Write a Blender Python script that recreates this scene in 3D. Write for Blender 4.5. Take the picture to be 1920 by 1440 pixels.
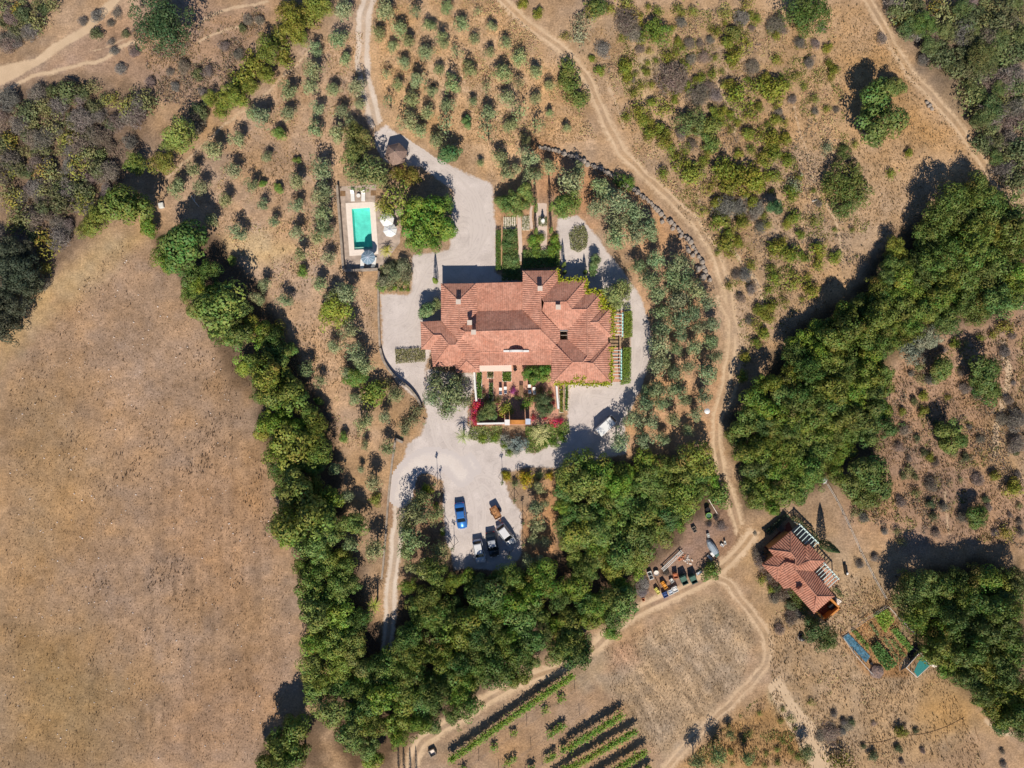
import bpy, bmesh, math, random
import numpy as np
from mathutils import Vector

# ------------------------------------------------------------------ camera, sky, sun, exposure
for o in list(bpy.data.objects): bpy.data.objects.remove(o)
S = bpy.context.scene
COL = S.collection
CAM_H = 116.0          # drone height in metres
PPM = 11.5             # plan scale: photograph pixels per metre on the ground
cam_data = bpy.data.cameras.new('camera')
cam_data.sensor_fit = 'HORIZONTAL'
cam_data.angle = 2 * math.atan((960 / PPM) / CAM_H)
cam_data.clip_end = 3000
cam = bpy.data.objects.new('camera', cam_data); COL.objects.link(cam)
cam.location = (0, 0, CAM_H); S.camera = cam

SUN_EL, SUN_AZ = math.radians(45), math.radians(178)    # the sun stands in the south (foot of the picture)
world = bpy.data.worlds.new('World'); S.world = world; world.use_nodes = True
wn = world.node_tree.nodes; wl = world.node_tree.links
sky = wn.new('ShaderNodeTexSky'); sky.sky_type = 'NISHITA'; sky.sun_disc = False
sky.sun_elevation = SUN_EL; sky.sun_rotation = SUN_AZ; sky.altitude = 1500; sky.dust_density = 0.0; sky.ozone_density = 6.0; sky.air_density = 1.0
wl.new(sky.outputs[0], wn['Background'].inputs[0]); wn['Background'].inputs[1].default_value = 0.08
sun_d = bpy.data.lights.new('sun', 'SUN'); sun_d.energy = 5.0; sun_d.angle = math.radians(0.5); sun_d.color = (1.0, 0.91, 0.775)
sun = bpy.data.objects.new('sun', sun_d); COL.objects.link(sun)
sdir = Vector((math.sin(SUN_AZ) * math.cos(SUN_EL), math.cos(SUN_AZ) * math.cos(SUN_EL), math.sin(SUN_EL)))
sun.rotation_euler = (-sdir).to_track_quat('-Z', 'Y').to_euler(); sun.location = sdir * 200
S.view_settings.view_transform = 'Standard'; S.view_settings.look = 'None'
S.view_settings.exposure = 0.0; S.view_settings.gamma = 1.0; S.view_settings.use_curve_mapping = False
S.cycles.max_bounces = 6; S.cycles.diffuse_bounces = 2; S.cycles.glossy_bounces = 2
S.cycles.transmission_bounces = 3; S.cycles.transparent_max_bounces = 8

# ------------------------------------------------------------------ helpers
def P(px, py, h=0.0):
    """survey point: plan position of a photo pixel for a point h metres above the ground"""
    k = (CAM_H - h) / CAM_H / PPM
    return ((px - 960) * k, (720 - py) * k, h)
def P2(px, py, h=0.0):
    return P(px, py, h)[:2]
M = {}
def new_mat(name):
    m = bpy.data.materials.new(name); m.use_nodes = True; M[name] = m
    return m, m.node_tree.nodes, m.node_tree.links, m.node_tree.nodes['Principled BSDF']
def N(nodes, t, **kw):
    n = nodes.new(t)
    for k, v in kw.items():
        if k.startswith('i_'): n.inputs[k[2:].replace('_', ' ')].default_value = v
        else: setattr(n, k, v)
    return n
def simple(name, col, rough=.7, var=.15, scale=3., metal=0., bump=0., bscale=12., spec=.3):
    """procedural painted / stone / wood surface: colour mottled by noise, optional bump"""
    m, n, l, b = new_mat(name)
    tc = N(n, 'ShaderNodeTexCoord'); no = N(n, 'ShaderNodeTexNoise', i_Scale=scale, i_Detail=5.)
    l.new(tc.outputs['Object'], no.inputs['Vector'])
    mr = N(n, 'ShaderNodeMapRange'); mr.inputs[1].default_value = .3; mr.inputs[2].default_value = .7
    mr.inputs[3].default_value = 1 - var; mr.inputs[4].default_value = 1 + var
    l.new(no.outputs[0], mr.inputs[0])
    mx = N(n, 'ShaderNodeMix', data_type='RGBA', blend_type='MULTIPLY'); mx.inputs[0].default_value = 1
    mx.inputs[6].default_value = (*col, 1); l.new(mr.outputs[0], mx.inputs[7])
    l.new(mx.outputs[2], b.inputs['Base Color'])
    b.inputs['Roughness'].default_value = rough; b.inputs['Metallic'].default_value = metal
    b.inputs['Specular IOR Level'].default_value = spec
    if bump:
        n2 = N(n, 'ShaderNodeTexNoise', i_Scale=bscale, i_Detail=4.); l.new(tc.outputs['Object'], n2.inputs['Vector'])
        bp = N(n, 'ShaderNodeBump', i_Strength=bump, i_Distance=.08); l.new(n2.outputs[0], bp.inputs['Height']); l.new(bp.outputs[0], b.inputs['Normal'])
    return m
def tag(o, label=None, cat=None, group=None, kind=None):
    if label: o['label'] = label
    if cat: o['category'] = cat
    if group: o['group'] = group
    if kind: o['kind'] = kind
    return o
def link(name, data, parent=None, loc=None):
    o = bpy.data.objects.new(name, data); COL.objects.link(o)
    if parent is not None: o.parent = parent
    if loc is not None: o.location = loc
    return o
def empty(name, loc, label, cat, group=None, rz=0):
    o = link(name, None, None, loc); o.empty_display_size = .3; o.rotation_euler = (0, 0, rz)
    return tag(o, label, cat, group)
class MB:
    """collects simple shapes and links them as ONE mesh object"""
    def __init__(s): s.v = []; s.f = []; s.sm = False
    def add(s, vs, fs):
        k = len(s.v); s.v += [tuple(v) for v in vs]; s.f += [tuple(i + k for i in f) for f in fs]; return s
    def box(s, c, d, rz=0., taper=1., bev=0.):
        x, y, z = d[0] / 2, d[1] / 2, d[2] / 2; ca, sa = math.cos(rz), math.sin(rz); vs = []
        def ring(zz, k, ins):
            pts = [(-x * k + ins, -y * k), (x * k - ins, -y * k), (x * k, -y * k + ins), (x * k, y * k - ins), (x * k - ins, y * k), (-x * k + ins, y * k), (-x * k, y * k - ins), (-x * k, -y * k + ins)] if bev else [(-x * k, -y * k), (x * k, -y * k), (x * k, y * k), (-x * k, y * k)]
            return [(c[0] + a * ca - b * sa, c[1] + a * sa + b * ca, c[2] + zz) for a, b in pts]
        n = 8 if bev else 4
        if bev: rings = [ring(-z, 1, bev), ring(z - bev, taper, bev), ring(z, taper * (1 - bev / max(x, y)), bev)]
        else: rings = [ring(-z, 1, 0), ring(z, taper, 0)]
        return s.loft(rings)
    def loft(s, rings, cap=True):
        n = len(rings[0]); vs = [p for r in rings for p in r]; fs = []
        for i in range(len(rings) - 1):
            for j in range(n): fs.append((i * n + j, i * n + (j + 1) % n, (i + 1) * n + (j + 1) % n, (i + 1) * n + j))
        if cap: fs.append(tuple(reversed(range(n)))); fs.append(tuple(range((len(rings) - 1) * n, len(rings) * n)))
        return s.add(vs, fs)
    def cyl(s, c, r, h, n=12, r2=None):
        r2 = r if r2 is None else r2
        return s.loft([[(c[0] + rr * math.cos(2 * math.pi * i / n), c[1] + rr * math.sin(2 * math.pi * i / n), z) for i in range(n)] for rr, z in ((r, c[2]), (r2, c[2] + h))])
    def lathe(s, c, prof, n=14):
        return s.loft([[(c[0] + r * math.cos(2 * math.pi * i / n), c[1] + r * math.sin(2 * math.pi * i / n), c[2] + z) for i in range(n)] for r, z in prof])
    def tube(s, pts, r, n=6, r2=None):
        pts = [Vector(p) for p in pts]; rings = []
        for i, p in enumerate(pts):
            d = (pts[min(i + 1, len(pts) - 1)] - pts[max(i - 1, 0)]).normalized()
            a = d.cross(Vector((0, 0, 1)));
            if a.length < 1e-3: a = Vector((1, 0, 0))
            a.normalize(); b = d.cross(a)
            rr = r if r2 is None else r + (r2 - r) * i / max(1, len(pts) - 1)
            rings.append([tuple(p + a * rr * math.cos(2 * math.pi * k / n) + b * rr * math.sin(2 * math.pi * k / n)) for k in range(n)])
        return s.loft(rings)
    def prism(s, poly, z0, z1):
        a = sum(poly[i][0] * poly[(i + 1) % len(poly)][1] - poly[(i + 1) % len(poly)][0] * poly[i][1] for i in range(len(poly)))
        if a < 0: poly = poly[::-1]
        return s.loft([[(x, y, z0) for x, y in [q[:2] for q in poly]], [(x, y, z1) for x, y in [q[:2] for q in poly]]])
    def build(s, name, mat, parent=None, smooth=False):
        me = bpy.data.meshes.new(name); me.from_pydata(s.v, [], s.f); me.update()
        me.materials.append(mat)
        if smooth: me.polygons.foreach_set('use_smooth', [True] * len(me.polygons))
        return link(name, me, parent)
def quadmesh(name, V, F, mat, attrs=None, smooth=False):
    """fast mesh from numpy arrays (F: n x k faces)"""
    me = bpy.data.meshes.new(name); V = np.asarray(V, np.float32); F = np.asarray(F, np.int32)
    k = F.shape[1]; me.vertices.add(len(V)); me.vertices.foreach_set('co', V.ravel())
    me.loops.add(F.size); me.loops.foreach_set('vertex_index', F.ravel())
    me.polygons.add(len(F)); me.polygons.foreach_set('loop_start', np.arange(0, F.size, k, dtype=np.int32))
    me.polygons.foreach_set('loop_total', np.full(len(F), k, np.int32))
    me.update(calc_edges=True); me.materials.append(mat)
    for an, arr in (attrs or {}).items():
        arr = np.asarray(arr, np.float32)
        if arr.ndim == 1: me.attributes.new(an, 'FLOAT', 'POINT').data.foreach_set('value', arr)
        else:
            a4 = np.concatenate([arr, np.ones((len(arr), 1), np.float32)], 1)
            me.attributes.new(an, 'FLOAT_COLOR', 'POINT').data.foreach_set('color', a4.ravel())
    return me

# ------------------------------------------------------------------ plan fields (numpy)
def hash2(i, j, seed):
    n = (i.astype(np.int64) * 374761393 + j.astype(np.int64) * 668265263 + seed * 974711) & 0x7fffffff
    n = ((n ^ (n >> 13)) * 1274126177) & 0x7fffffff
    return ((n ^ (n >> 16)) & 0xffff) / 65535.0
def vnoise(x, y, sc, seed):
    x = x / sc; y = y / sc; i = np.floor(x); j = np.floor(y); u = x - i; v = y - j
    u = u * u * (3 - 2 * u); v = v * v * (3 - 2 * v)
    a = hash2(i, j, seed); b = hash2(i + 1, j, seed); c = hash2(i, j + 1, seed); d = hash2(i + 1, j + 1, seed)
    return (a * (1 - u) + b * u) * (1 - v) + (c * (1 - u) + d * u) * v - .5
def seg_dist(x, y, pts):
    d = np.full(x.shape, 1e9)
    for (ax, ay), (bx, by) in zip(pts[:-1], pts[1:]):
        vx, vy = bx - ax, by - ay; t = np.clip(((x - ax) * vx + (y - ay) * vy) / (vx * vx + vy * vy + 1e-9), 0, 1)
        d = np.minimum(d, np.hypot(x - ax - t * vx, y - ay - t * vy))
    return d
def poly_sdf(x, y, poly):
    d = seg_dist(x, y, list(poly) + [poly[0]]); ins = np.zeros(x.shape, bool); n = len(poly)
    for i in range(n):
        (ax, ay), (bx, by) = poly[i], poly[(i + 1) % n]
        c = ((ay > y) != (by > y)) & (x < (bx - ax) * (y - ay) / (by - ay + 1e-12) + ax); ins ^= c
    return np.where(ins, -d, d)
def W(pts): return [P2(a, b) for a, b in pts]
ZONES = [  # plan outline in photo pixels, colour of the soil / dry grass, feather in metres
    ([(0, 670), (60, 560), (210, 420), (250, 430), (330, 520), (440, 650), (490, 800), (540, 900), (530, 1000), (565, 1060), (560, 1300), (480, 1440), (0, 1440)], (.36, .242, .16), 1.5),
    ([(0, 700), (0, 640), (60, 560), (210, 420), (270, 440), (200, 500), (90, 600)], (.43, .30, .165), 2.5),
    ([(0, 1150), (150, 1180), (260, 1290), (200, 1440), (0, 1440)], (.305, .20, .10), 9),  # ochre soil made darker, lens falloff towards the corner put into its colour
    ([(300, 1440), (330, 1290), (540, 1200), (560, 1300), (480, 1440)], (.325, .21, .135), 6),  # soil darkened as well for the lens falloff at the bottom edge
    ([(0, 720), (120, 700), (200, 900), (80, 1100), (0, 1100)], (.345, .225, .125), 7),
    ([(300, 950), (420, 850), (540, 930), (530, 1040), (420, 1120), (330, 1080)], (.40, .25, .15), 6),
    ([(290, 400), (420, 230), (600, 60), (690, 30), (690, 250), (630, 350), (640, 510), (700, 520), (700, 830), (600, 850), (560, 760), (380, 520)], (.44, .30, .20), 2),
    ([(400, 440), (500, 440), (560, 470), (470, 500), (390, 480)], (.52, .37, .21), 1.5),
    ([(700, 0), (930, 0), (1040, 100), (1120, 260), (1010, 280), (930, 340), (840, 270), (720, 200)], (.50, .33, .195), 2),
    ([(0, 150), (130, 75), (220, 0), (330, 0), (250, 60), (110, 120), (0, 180)], (.43, .31, .215), 2),
    ([(0, 175), (230, 0), (520, 0), (470, 100), (400, 190), (300, 180), (110, 140)], (.36, .24, .165), 2),
    ([(0, 180), (110, 140), (280, 190), (290, 260), (200, 410), (60, 560), (0, 640)], (.20, .14, .10), 2),
    ([(1040, 60), (1300, 0), (1600, 0), (1640, 60), (1850, 330), (1680, 440), (1500, 620), (1380, 700), (1360, 520), (1200, 300)], (.42, .285, .175), 3),
    ([(1180, 90), (1240, 100), (1260, 140), (1190, 200)], (.50, .37, .23), 2),
    ([(1560, 80), (1680, 90), (1780, 260), (1700, 280), (1580, 200)], (.43, .265, .13), 4),
    ([(1650, 20), (1790, 0), (1920, 0), (1920, 390), (1800, 230)], (.22, .16, .11), 2),
    ([(1680, 650), (1780, 600), (1920, 560), (1920, 1020), (1700, 1030), (1590, 960), (1660, 840)], (.35, .225, .15), 2),
    ([(1830, 840), (1880, 760), (1920, 720), (1920, 900), (1880, 930)], (.42, .285, .17), 3),
    ([(1190, 1090), (1290, 1000), (1310, 940), (1370, 940), (1390, 1020), (1330, 1090), (1210, 1140)], (.29, .185, .13), 1),
    ([(1110, 1230), (1340, 1115), (1410, 1160), (1425, 1210), (1390, 1290), (1230, 1440), (760, 1440), (1010, 1300)], (.375, .27, .175), 1.2),
    ([(760, 1440), (850, 1400), (1060, 1270), (1160, 1310), (1230, 1440)], (.36, .235, .145), 1.2),
    ([(1130, 1215), (1170, 1195), (1190, 1240), (1140, 1270)], (.37, .235, .155), 2),
    ([(1260, 1440), (1390, 1330), (1460, 1290), (1530, 1440)], (.38, .225, .10), 2),
    ([(1390, 1060), (1500, 970), (1680, 1080), (1720, 1200), (1790, 1290), (1850, 1370), (1700, 1440), (1540, 1440), (1460, 1300), (1440, 1200)], (.38, .265, .165), 2),
    ([(1440, 1290), (1480, 1280), (1560, 1440), (1510, 1440)], (.34, .27, .165), 1.5),
    ([(1710, 1290), (1790, 1270), (1825, 1320), (1800, 1370), (1730, 1370)], (.37, .235, .115), 2),
    ([(1575, 1185), (1660, 1140), (1720, 1215), (1680, 1260), (1620, 1260)], (.36, .205, .10), .6),
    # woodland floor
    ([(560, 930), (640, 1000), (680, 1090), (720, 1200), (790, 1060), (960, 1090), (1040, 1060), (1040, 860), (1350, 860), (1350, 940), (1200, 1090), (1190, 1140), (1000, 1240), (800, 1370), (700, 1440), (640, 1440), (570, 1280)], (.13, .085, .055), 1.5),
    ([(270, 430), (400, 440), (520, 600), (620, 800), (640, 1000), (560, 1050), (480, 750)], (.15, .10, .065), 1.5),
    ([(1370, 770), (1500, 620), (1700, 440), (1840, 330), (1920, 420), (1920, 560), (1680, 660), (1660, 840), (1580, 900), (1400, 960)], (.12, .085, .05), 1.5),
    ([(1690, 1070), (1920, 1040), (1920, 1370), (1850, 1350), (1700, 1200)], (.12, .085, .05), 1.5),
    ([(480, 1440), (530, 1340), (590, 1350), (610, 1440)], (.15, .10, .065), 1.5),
    ([(730, 940), (790, 890), (830, 930), (840, 1040), (760, 1080)], (.30, .19, .125), 1),
    ([(990, 900), (1040, 890), (1040, 1060), (990, 1060)], (.45, .25, .13), .8),
    ([(930, 345), (1100, 330), (1120, 420), (1050, 500), (930, 500)], (.42, .26, .16), .6),
    ([(1110, 330), (1190, 340), (1330, 500), (1360, 800), (1330, 850), (1140, 850), (1230, 680), (1190, 500)], (.46, .285, .17), 1.2),
    ([(1000, 275), (1040, 280), (1150, 335), (1110, 400), (1000, 345)], (.42, .235, .13), 1),
]
ZW = [(W(p), np.array(c), f) for p, c, f in ZONES]
BASE_SOIL = np.array((.38, .255, .16))
def soil(x, y):
    x = np.asarray(x, float); y = np.asarray(y, float)
    wx = x + 3.0 * vnoise(x, y, 5, 1) + 1.4 * vnoise(x, y, 1.7, 2); wy = y + 3.0 * vnoise(x, y, 5, 3) + 1.4 * vnoise(x, y, 1.7, 4)
    c = np.tile(BASE_SOIL, (x.size, 1)).reshape(x.shape + (3,))
    for poly, col, f in ZW:
        xs = [q[0] for q in poly]; ys = [q[1] for q in poly]; mrg = f + 4
        sel = (wx > min(xs) - mrg) & (wx < max(xs) + mrg) & (wy > min(ys) - mrg) & (wy < max(ys) + mrg)
        if not sel.any(): continue
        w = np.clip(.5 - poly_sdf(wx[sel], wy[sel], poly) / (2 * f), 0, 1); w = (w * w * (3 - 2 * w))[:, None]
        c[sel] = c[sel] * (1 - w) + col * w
    v = .98 + .27 * vnoise(x, y, 9, 7) + .24 * vnoise(x, y, 2.6, 8) + .26 * vnoise(x, y, .9, 9)
    c = c * v[..., None]
    t = (.16 * vnoise(x, y, 6, 11) + .14 * vnoise(x, y, 1.6, 12))[..., None]
    c = c * (1 + t * np.array((.6, .1, -.9))); lum = c.mean(-1, keepdims=True)
    return np.clip(lum + (c - lum) * 1.03, .01, 1)
# ------------------------------------------------------------------ soil and road materials
def soil_nodes(n, l):
    """dry grass over earth, same everywhere in plan so that roads can fade into it"""
    geo = N(n, 'ShaderNodeNewGeometry'); at = N(n, 'ShaderNodeAttribute', attribute_name='soil')
    f1 = N(n, 'ShaderNodeTexNoise', i_Scale=3.4, i_Detail=7., i_Roughness=.75); l.new(geo.outputs['Position'], f1.inputs['Vector'])
    f2 = N(n, 'ShaderNodeTexNoise', i_Scale=1.1, i_Detail=5., i_Roughness=.65); l.new(geo.outputs['Position'], f2.inputs['Vector'])
    vo = N(n, 'ShaderNodeTexVoronoi', i_Scale=3.2); l.new(geo.outputs['Position'], vo.inputs['Vector'])
    r1 = N(n, 'ShaderNodeMapRange'); [setattr(r1.inputs[i], 'default_value', v) for i, v in ((1, .28), (2, .72), (3, .5), (4, 1.52))]
    l.new(f1.outputs[0], r1.inputs[0])
    r2 = N(n, 'ShaderNodeMapRange'); [setattr(r2.inputs[i], 'default_value', v) for i, v in ((1, .3), (2, .7), (3, .80), (4, 1.18))]
    l.new(f2.outputs[0], r2.inputs[0])
    m = N(n, 'ShaderNodeMath', operation='MULTIPLY'); l.new(r1.outputs[0], m.inputs[0]); l.new(r2.outputs[0], m.inputs[1])
    a = N(n, 'ShaderNodeMix', data_type='RGBA', blend_type='MULTIPLY'); a.inputs[0].default_value = 1
    l.new(at.outputs['Color'], a.inputs[6]); l.new(m.outputs[0], a.inputs[7])
    # scattered dark weeds and dead stalks
    ws = N(n, 'ShaderNodeMapRange'); [setattr(ws.inputs[i], 'default_value', v) for i, v in ((1, .05), (2, .17), (3, .7), (4, 0.))]
    l.new(vo.outputs['Distance'], ws.inputs[0])
    f3 = N(n, 'ShaderNodeTexNoise', i_Scale=.45, i_Detail=3.); l.new(geo.outputs['Position'], f3.inputs['Vector'])
    r3 = N(n, 'ShaderNodeMapRange'); [setattr(r3.inputs[i], 'default_value', v) for i, v in ((1, .48), (2, .62), (3, 0.), (4, 1.))]
    l.new(f3.outputs[0], r3.inputs[0])
    mm = N(n, 'ShaderNodeMath', operation='MULTIPLY'); l.new(ws.outputs[0], mm.inputs[0]); l.new(r3.outputs[0], mm.inputs[1])
    b = N(n, 'ShaderNodeMix', data_type='RGBA'); l.new(mm.outputs[0], b.inputs[0]); l.new(a.outputs[2], b.inputs[6]); b.inputs[7].default_value = (.13, .085, .045, 1)
    return geo, b.outputs[2], f1.outputs[0]
def soil_mat():
    m, n, l, b = new_mat('soil'); g, c, h = soil_nodes(n, l)
    l.new(c, b.inputs['Base Color']); b.inputs['Roughness'].default_value = .95; b.inputs['Specular IOR Level'].default_value = .1
    bp = N(n, 'ShaderNodeBump', i_Strength=.6, i_Distance=.12); l.new(h, bp.inputs['Height']); l.new(bp.outputs[0], b.inputs['Normal'])
def road_mat(name, c1, c2, fine, ruts, edge=.35, strength=1.0, under=None, wear=0):
    m, n, l, b = new_mat(name); g, sc, h = soil_nodes(n, l)
    if under: u_ = N(n, 'ShaderNodeRGB'); u_.outputs[0].default_value = (*under, 1); sc = u_.outputs[0]
    big = N(n, 'ShaderNodeTexNoise', i_Scale=.35, i_Detail=5., i_Roughness=.6); l.new(g.outputs['Position'], big.inputs['Vector'])
    fin = N(n, 'ShaderNodeTexNoise', i_Scale=fine, i_Detail=4., i_Roughness=.7); l.new(g.outputs['Position'], fin.inputs['Vector'])
    ra = N(n, 'ShaderNodeMapRange'); [setattr(ra.inputs[i], 'default_value', v) for i, v in ((1, .36), (2, .66), (3, 0.), (4, 1.))]; l.new(big.outputs[0], ra.inputs[0])
    cm = N(n, 'ShaderNodeMix', data_type='RGBA'); l.new(ra.outputs[0], cm.inputs[0]); cm.inputs[6].default_value = (*c1, 1); cm.inputs[7].default_value = (*c2, 1)
    rf = N(n, 'ShaderNodeMapRange'); [setattr(rf.inputs[i], 'default_value', v) for i, v in ((1, .3), (2, .7), (3, .9), (4, 1.09))]; l.new(fin.outputs[0], rf.inputs[0])
    cf = N(n, 'ShaderNodeMix', data_type='RGBA', blend_type='MULTIPLY'); cf.inputs[0].default_value = 1; l.new(cm.outputs[2], cf.inputs[6]); l.new(rf.outputs[0], cf.inputs[7])
    mk = N(n, 'ShaderNodeAttribute', attribute_name='mask')
    en = N(n, 'ShaderNodeTexNoise', i_Scale=1.6, i_Detail=5., i_Roughness=.7); l.new(g.outputs['Position'], en.inputs['Vector'])
    e1 = N(n, 'ShaderNodeMath', operation='MULTIPLY_ADD'); l.new(en.outputs[0], e1.inputs[0]); e1.inputs[1].default_value = edge * 4; l.new(mk.outputs['Fac'], e1.inputs[2])
    e2 = N(n, 'ShaderNodeMapRange'); [setattr(e2.inputs[i], 'default_value', v) for i, v in ((1, edge * 2), (2, edge * 2 + edge * 1.2), (3, 0.), (4, strength))]; l.new(e1.outputs[0], e2.inputs[0])
    fac = e2.outputs[0]
    if wear:
        wv = N(n, 'ShaderNodeTexNoise', i_Scale=.16, i_Detail=2., i_Distortion=1.6); l.new(g.outputs['Position'], wv.inputs['Vector'])
        w2 = N(n, 'ShaderNodeMath', operation='PINGPONG'); w1 = N(n, 'ShaderNodeMath', operation='MULTIPLY'); l.new(wv.outputs[0], w1.inputs[0]); w1.inputs[1].default_value = 9.; l.new(w1.outputs[0], w2.inputs[0]); w2.inputs[1].default_value = .5
        w3 = N(n, 'ShaderNodeMapRange'); [setattr(w3.inputs[i], 'default_value', v) for i, v in ((1, .0), (2, .09), (3, 1 - wear), (4, 1.))]; l.new(w2.outputs[0], w3.inputs[0])
        w4 = N(n, 'ShaderNodeMix', data_type='RGBA', blend_type='MULTIPLY'); w4.inputs[0].default_value = 1; l.new(cf.outputs[2], w4.inputs[6]); l.new(w3.outputs[0], w4.inputs[7]); cf = w4
    if ruts:
        la = N(n, 'ShaderNodeAttribute', attribute_name='lat')
        rr = N(n, 'ShaderNodeMapRange'); [setattr(rr.inputs[i], 'default_value', v) for i, v in ((1, .22), (2, .5), (3, 1 - ruts), (4, 1.))]; l.new(la.outputs['Fac'], rr.inputs[0])
        rn = N(n, 'ShaderNodeMath', operation='MULTIPLY_ADD'); l.new(en.outputs[0], rn.inputs[0]); rn.inputs[1].default_value = .5; rn.inputs[2].default_value = .8; 
        r4 = N(n, 'ShaderNodeMath', operation='MULTIPLY', use_clamp=True); l.new(rr.outputs[0], r4.inputs[0]); l.new(rn.outputs[0], r4.inputs[1])
        r5 = N(n, 'ShaderNodeMath', operation='MULTIPLY'); l.new(fac, r5.inputs[0]); l.new(r4.outputs[0], r5.inputs[1]); fac = r5.outputs[0]
    o = N(n, 'ShaderNodeMix', data_type='RGBA'); l.new(fac, o.inputs[0]); l.new(sc, o.inputs[6]); l.new(cf.outputs[2], o.inputs[7])
    l.new(o.outputs[2], b.inputs['Base Color']); b.inputs['Roughness'].default_value = .92; b.inputs['Specular IOR Level'].default_value = .15
    bp = N(n, 'ShaderNodeBump', i_Strength=.25, i_Distance=.06); l.new(fin.outputs[0], bp.inputs['Height']); l.new(bp.outputs[0], b.inputs['Normal'])
soil_mat()
road_mat('gravel', (.53, .465, .435), (.66, .585, .55), 5., 0, edge=.3, wear=.12)
road_mat('lane_gravel', (.58, .475, .39), (.69, .585, .50), 5., .6, edge=.3)
road_mat('pale_gravel', (.68, .60, .55), (.74, .67, .62), 5., 0, edge=.55, strength=.7, under=(.58, .52, .50))
road_mat('dirt', (.56, .40, .255), (.67, .49, .325), 3.5, .8, edge=.6)
road_mat('trail', (.56, .41, .27), (.64, .475, .32), 6., 0, edge=.25, strength=.95)
road_mat('sand_path', (.60, .47, .40), (.68, .54, .46), 8., 0, edge=.05)

# ------------------------------------------------------------------ ground
POOL_IN = [(659.5, 391.5), (693.5, 389.2), (699, 467), (664.5, 468.5)]
pool_w = W(POOL_IN)
gx = np.concatenate([[-900, -400, -220, -150, -115], np.arange(-95, 95.01, .36), [115, 150, 220, 400, 900]])
gy = np.concatenate([[-900, -400, -220, -150, -100], np.arange(-74, 74.01, .36), [100, 150, 220, 400, 900]])
X, Y = np.meshgrid(gx, gy); nx, ny = len(gx), len(gy)
idx = np.arange(nx * ny).reshape(ny, nx)
F = np.stack([idx[:-1, :-1], idx[:-1, 1:], idx[1:, 1:], idx[1:, :-1]], -1).reshape(-1, 4)
cx = X.ravel()[F].mean(1); cy = Y.ravel()[F].mean(1)
F = F[poly_sdf(cx, cy, pool_w) > .28]          # the pool is a real hole
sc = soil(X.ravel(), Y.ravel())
# mown stripes of the stubble field and tractor lines of the big field
fx, fy = X.ravel(), Y.ravel()
sf = poly_sdf(fx, fy, W([(1130, 1215), (1340, 1120), (1405, 1165), (1420, 1210), (1385, 1285), (1230, 1420), (1150, 1330)]))
u = fx * math.cos(math.radians(32)) + fy * math.sin(math.radians(32))
st = vnoise(u * 3.2, (fx * -math.sin(math.radians(32)) + fy * math.cos(math.radians(32))) * .25, 1., 21) * np.clip(-sf / 1.5, 0, 1)
sc *= (1 + .75 * st)[:, None]
sf = poly_sdf(fx, fy, W([(270, 800), (520, 760), (530, 1040), (560, 1300), (470, 1440), (200, 1440)]))
st = vnoise(fx * 1.6, fy * .09, 1., 23) * np.clip(-sf / 5, 0, 1)
sc *= (1 + .26 * st)[:, None]
sc[(np.abs(fx) > 96) | (np.abs(fy) > 76)] = BASE_SOIL * .95
V = np.stack([X.ravel(), Y.ravel(), np.zeros(nx * ny)], 1)
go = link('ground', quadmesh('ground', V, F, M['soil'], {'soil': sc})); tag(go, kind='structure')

def sheet(name, z, mat, polys=(), lines=(), step=.3, margin=.9):
    """a road surface: plan polygons and/or centre lines with widths (metres), cut from a fine grid"""
    pts = [p for q in polys for p in W(q)] + [p for q, w in lines for p in W(q)]
    ms = max([w for q, w in lines] + [0]) / 2 + margin
    x0, x1 = min(p[0] for p in pts) - ms, max(p[0] for p in pts) + ms; y0, y1 = min(p[1] for p in pts) - ms, max(p[1] for p in pts) + ms
    ax = np.arange(x0, x1 + step, step); ay = np.arange(y0, y1 + step, step); XX, YY = np.meshgrid(ax, ay); xf, yf = XX.ravel(), YY.ravel()
    wx = xf + .5 * vnoise(xf, yf, 2.5, 31) ; wy = yf + .5 * vnoise(xf, yf, 2.5, 33)
    mask = np.full(xf.shape, -1e9); lat = np.full(xf.shape, 9.)
    for q in polys: mask = np.maximum(mask, -poly_sdf(wx, wy, W(q)))
    for q, w in lines:
        d = seg_dist(wx, wy, W(q)); mask = np.maximum(mask, w / 2 - d); lat = np.minimum(lat, d)
    keep = mask > -margin; id2 = np.arange(len(xf)).reshape(len(ay), len(ax))
    FF = np.stack([id2[:-1, :-1], id2[:-1, 1:], id2[1:, 1:], id2[1:, :-1]], -1).reshape(-1, 4); FF = FF[keep[FF].all(1)]
    use = np.unique(FF); rm = np.zeros(len(xf), int); rm[use] = np.arange(len(use))
    me = quadmesh(name, np.stack([xf[use], yf[use], np.full(len(use), z)], 1), rm[FF], mat, {'soil': soil(xf[use], yf[use]), 'mask': mask[use], 'lat': lat[use]})
    return tag(link(name, me), kind='structure')
def smooth_line(pts, n=6):
    """Catmull-Rom through plan points, in photo pixels"""
    p = [pts[0]] + list(pts) + [pts[-1]]; out = []
    for i in range(1, len(p) - 2):
        for k in range(n):
            t = k / n; a, b, c, d = [np.array(q, float) for q in p[i - 1:i + 3]]
            out.append(tuple(.5 * (2 * b + (c - a) * t + (2 * a - 5 * b + 4 * c - d) * t * t + (3 * b - a - 3 * c + d) * t ** 3)))
    return out + [tuple(pts[-1])]
SL = smooth_line
sheet('dirt_track', .004, M['dirt'], lines=[
    (SL([(930, -15), (985, 40), (1060, 100), (1095, 140), (1130, 210), (1165, 280), (1230, 350), (1300, 415), (1345, 490), (1368, 570), (1372, 660), (1358, 730), (1343, 800), (1352, 880), (1375, 950), (1392, 1010), (1385, 1035)]), 2.5),
    (SL([(1350, 560), (1385, 640), (1375, 720), (1350, 780)]), 2.2)])
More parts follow.
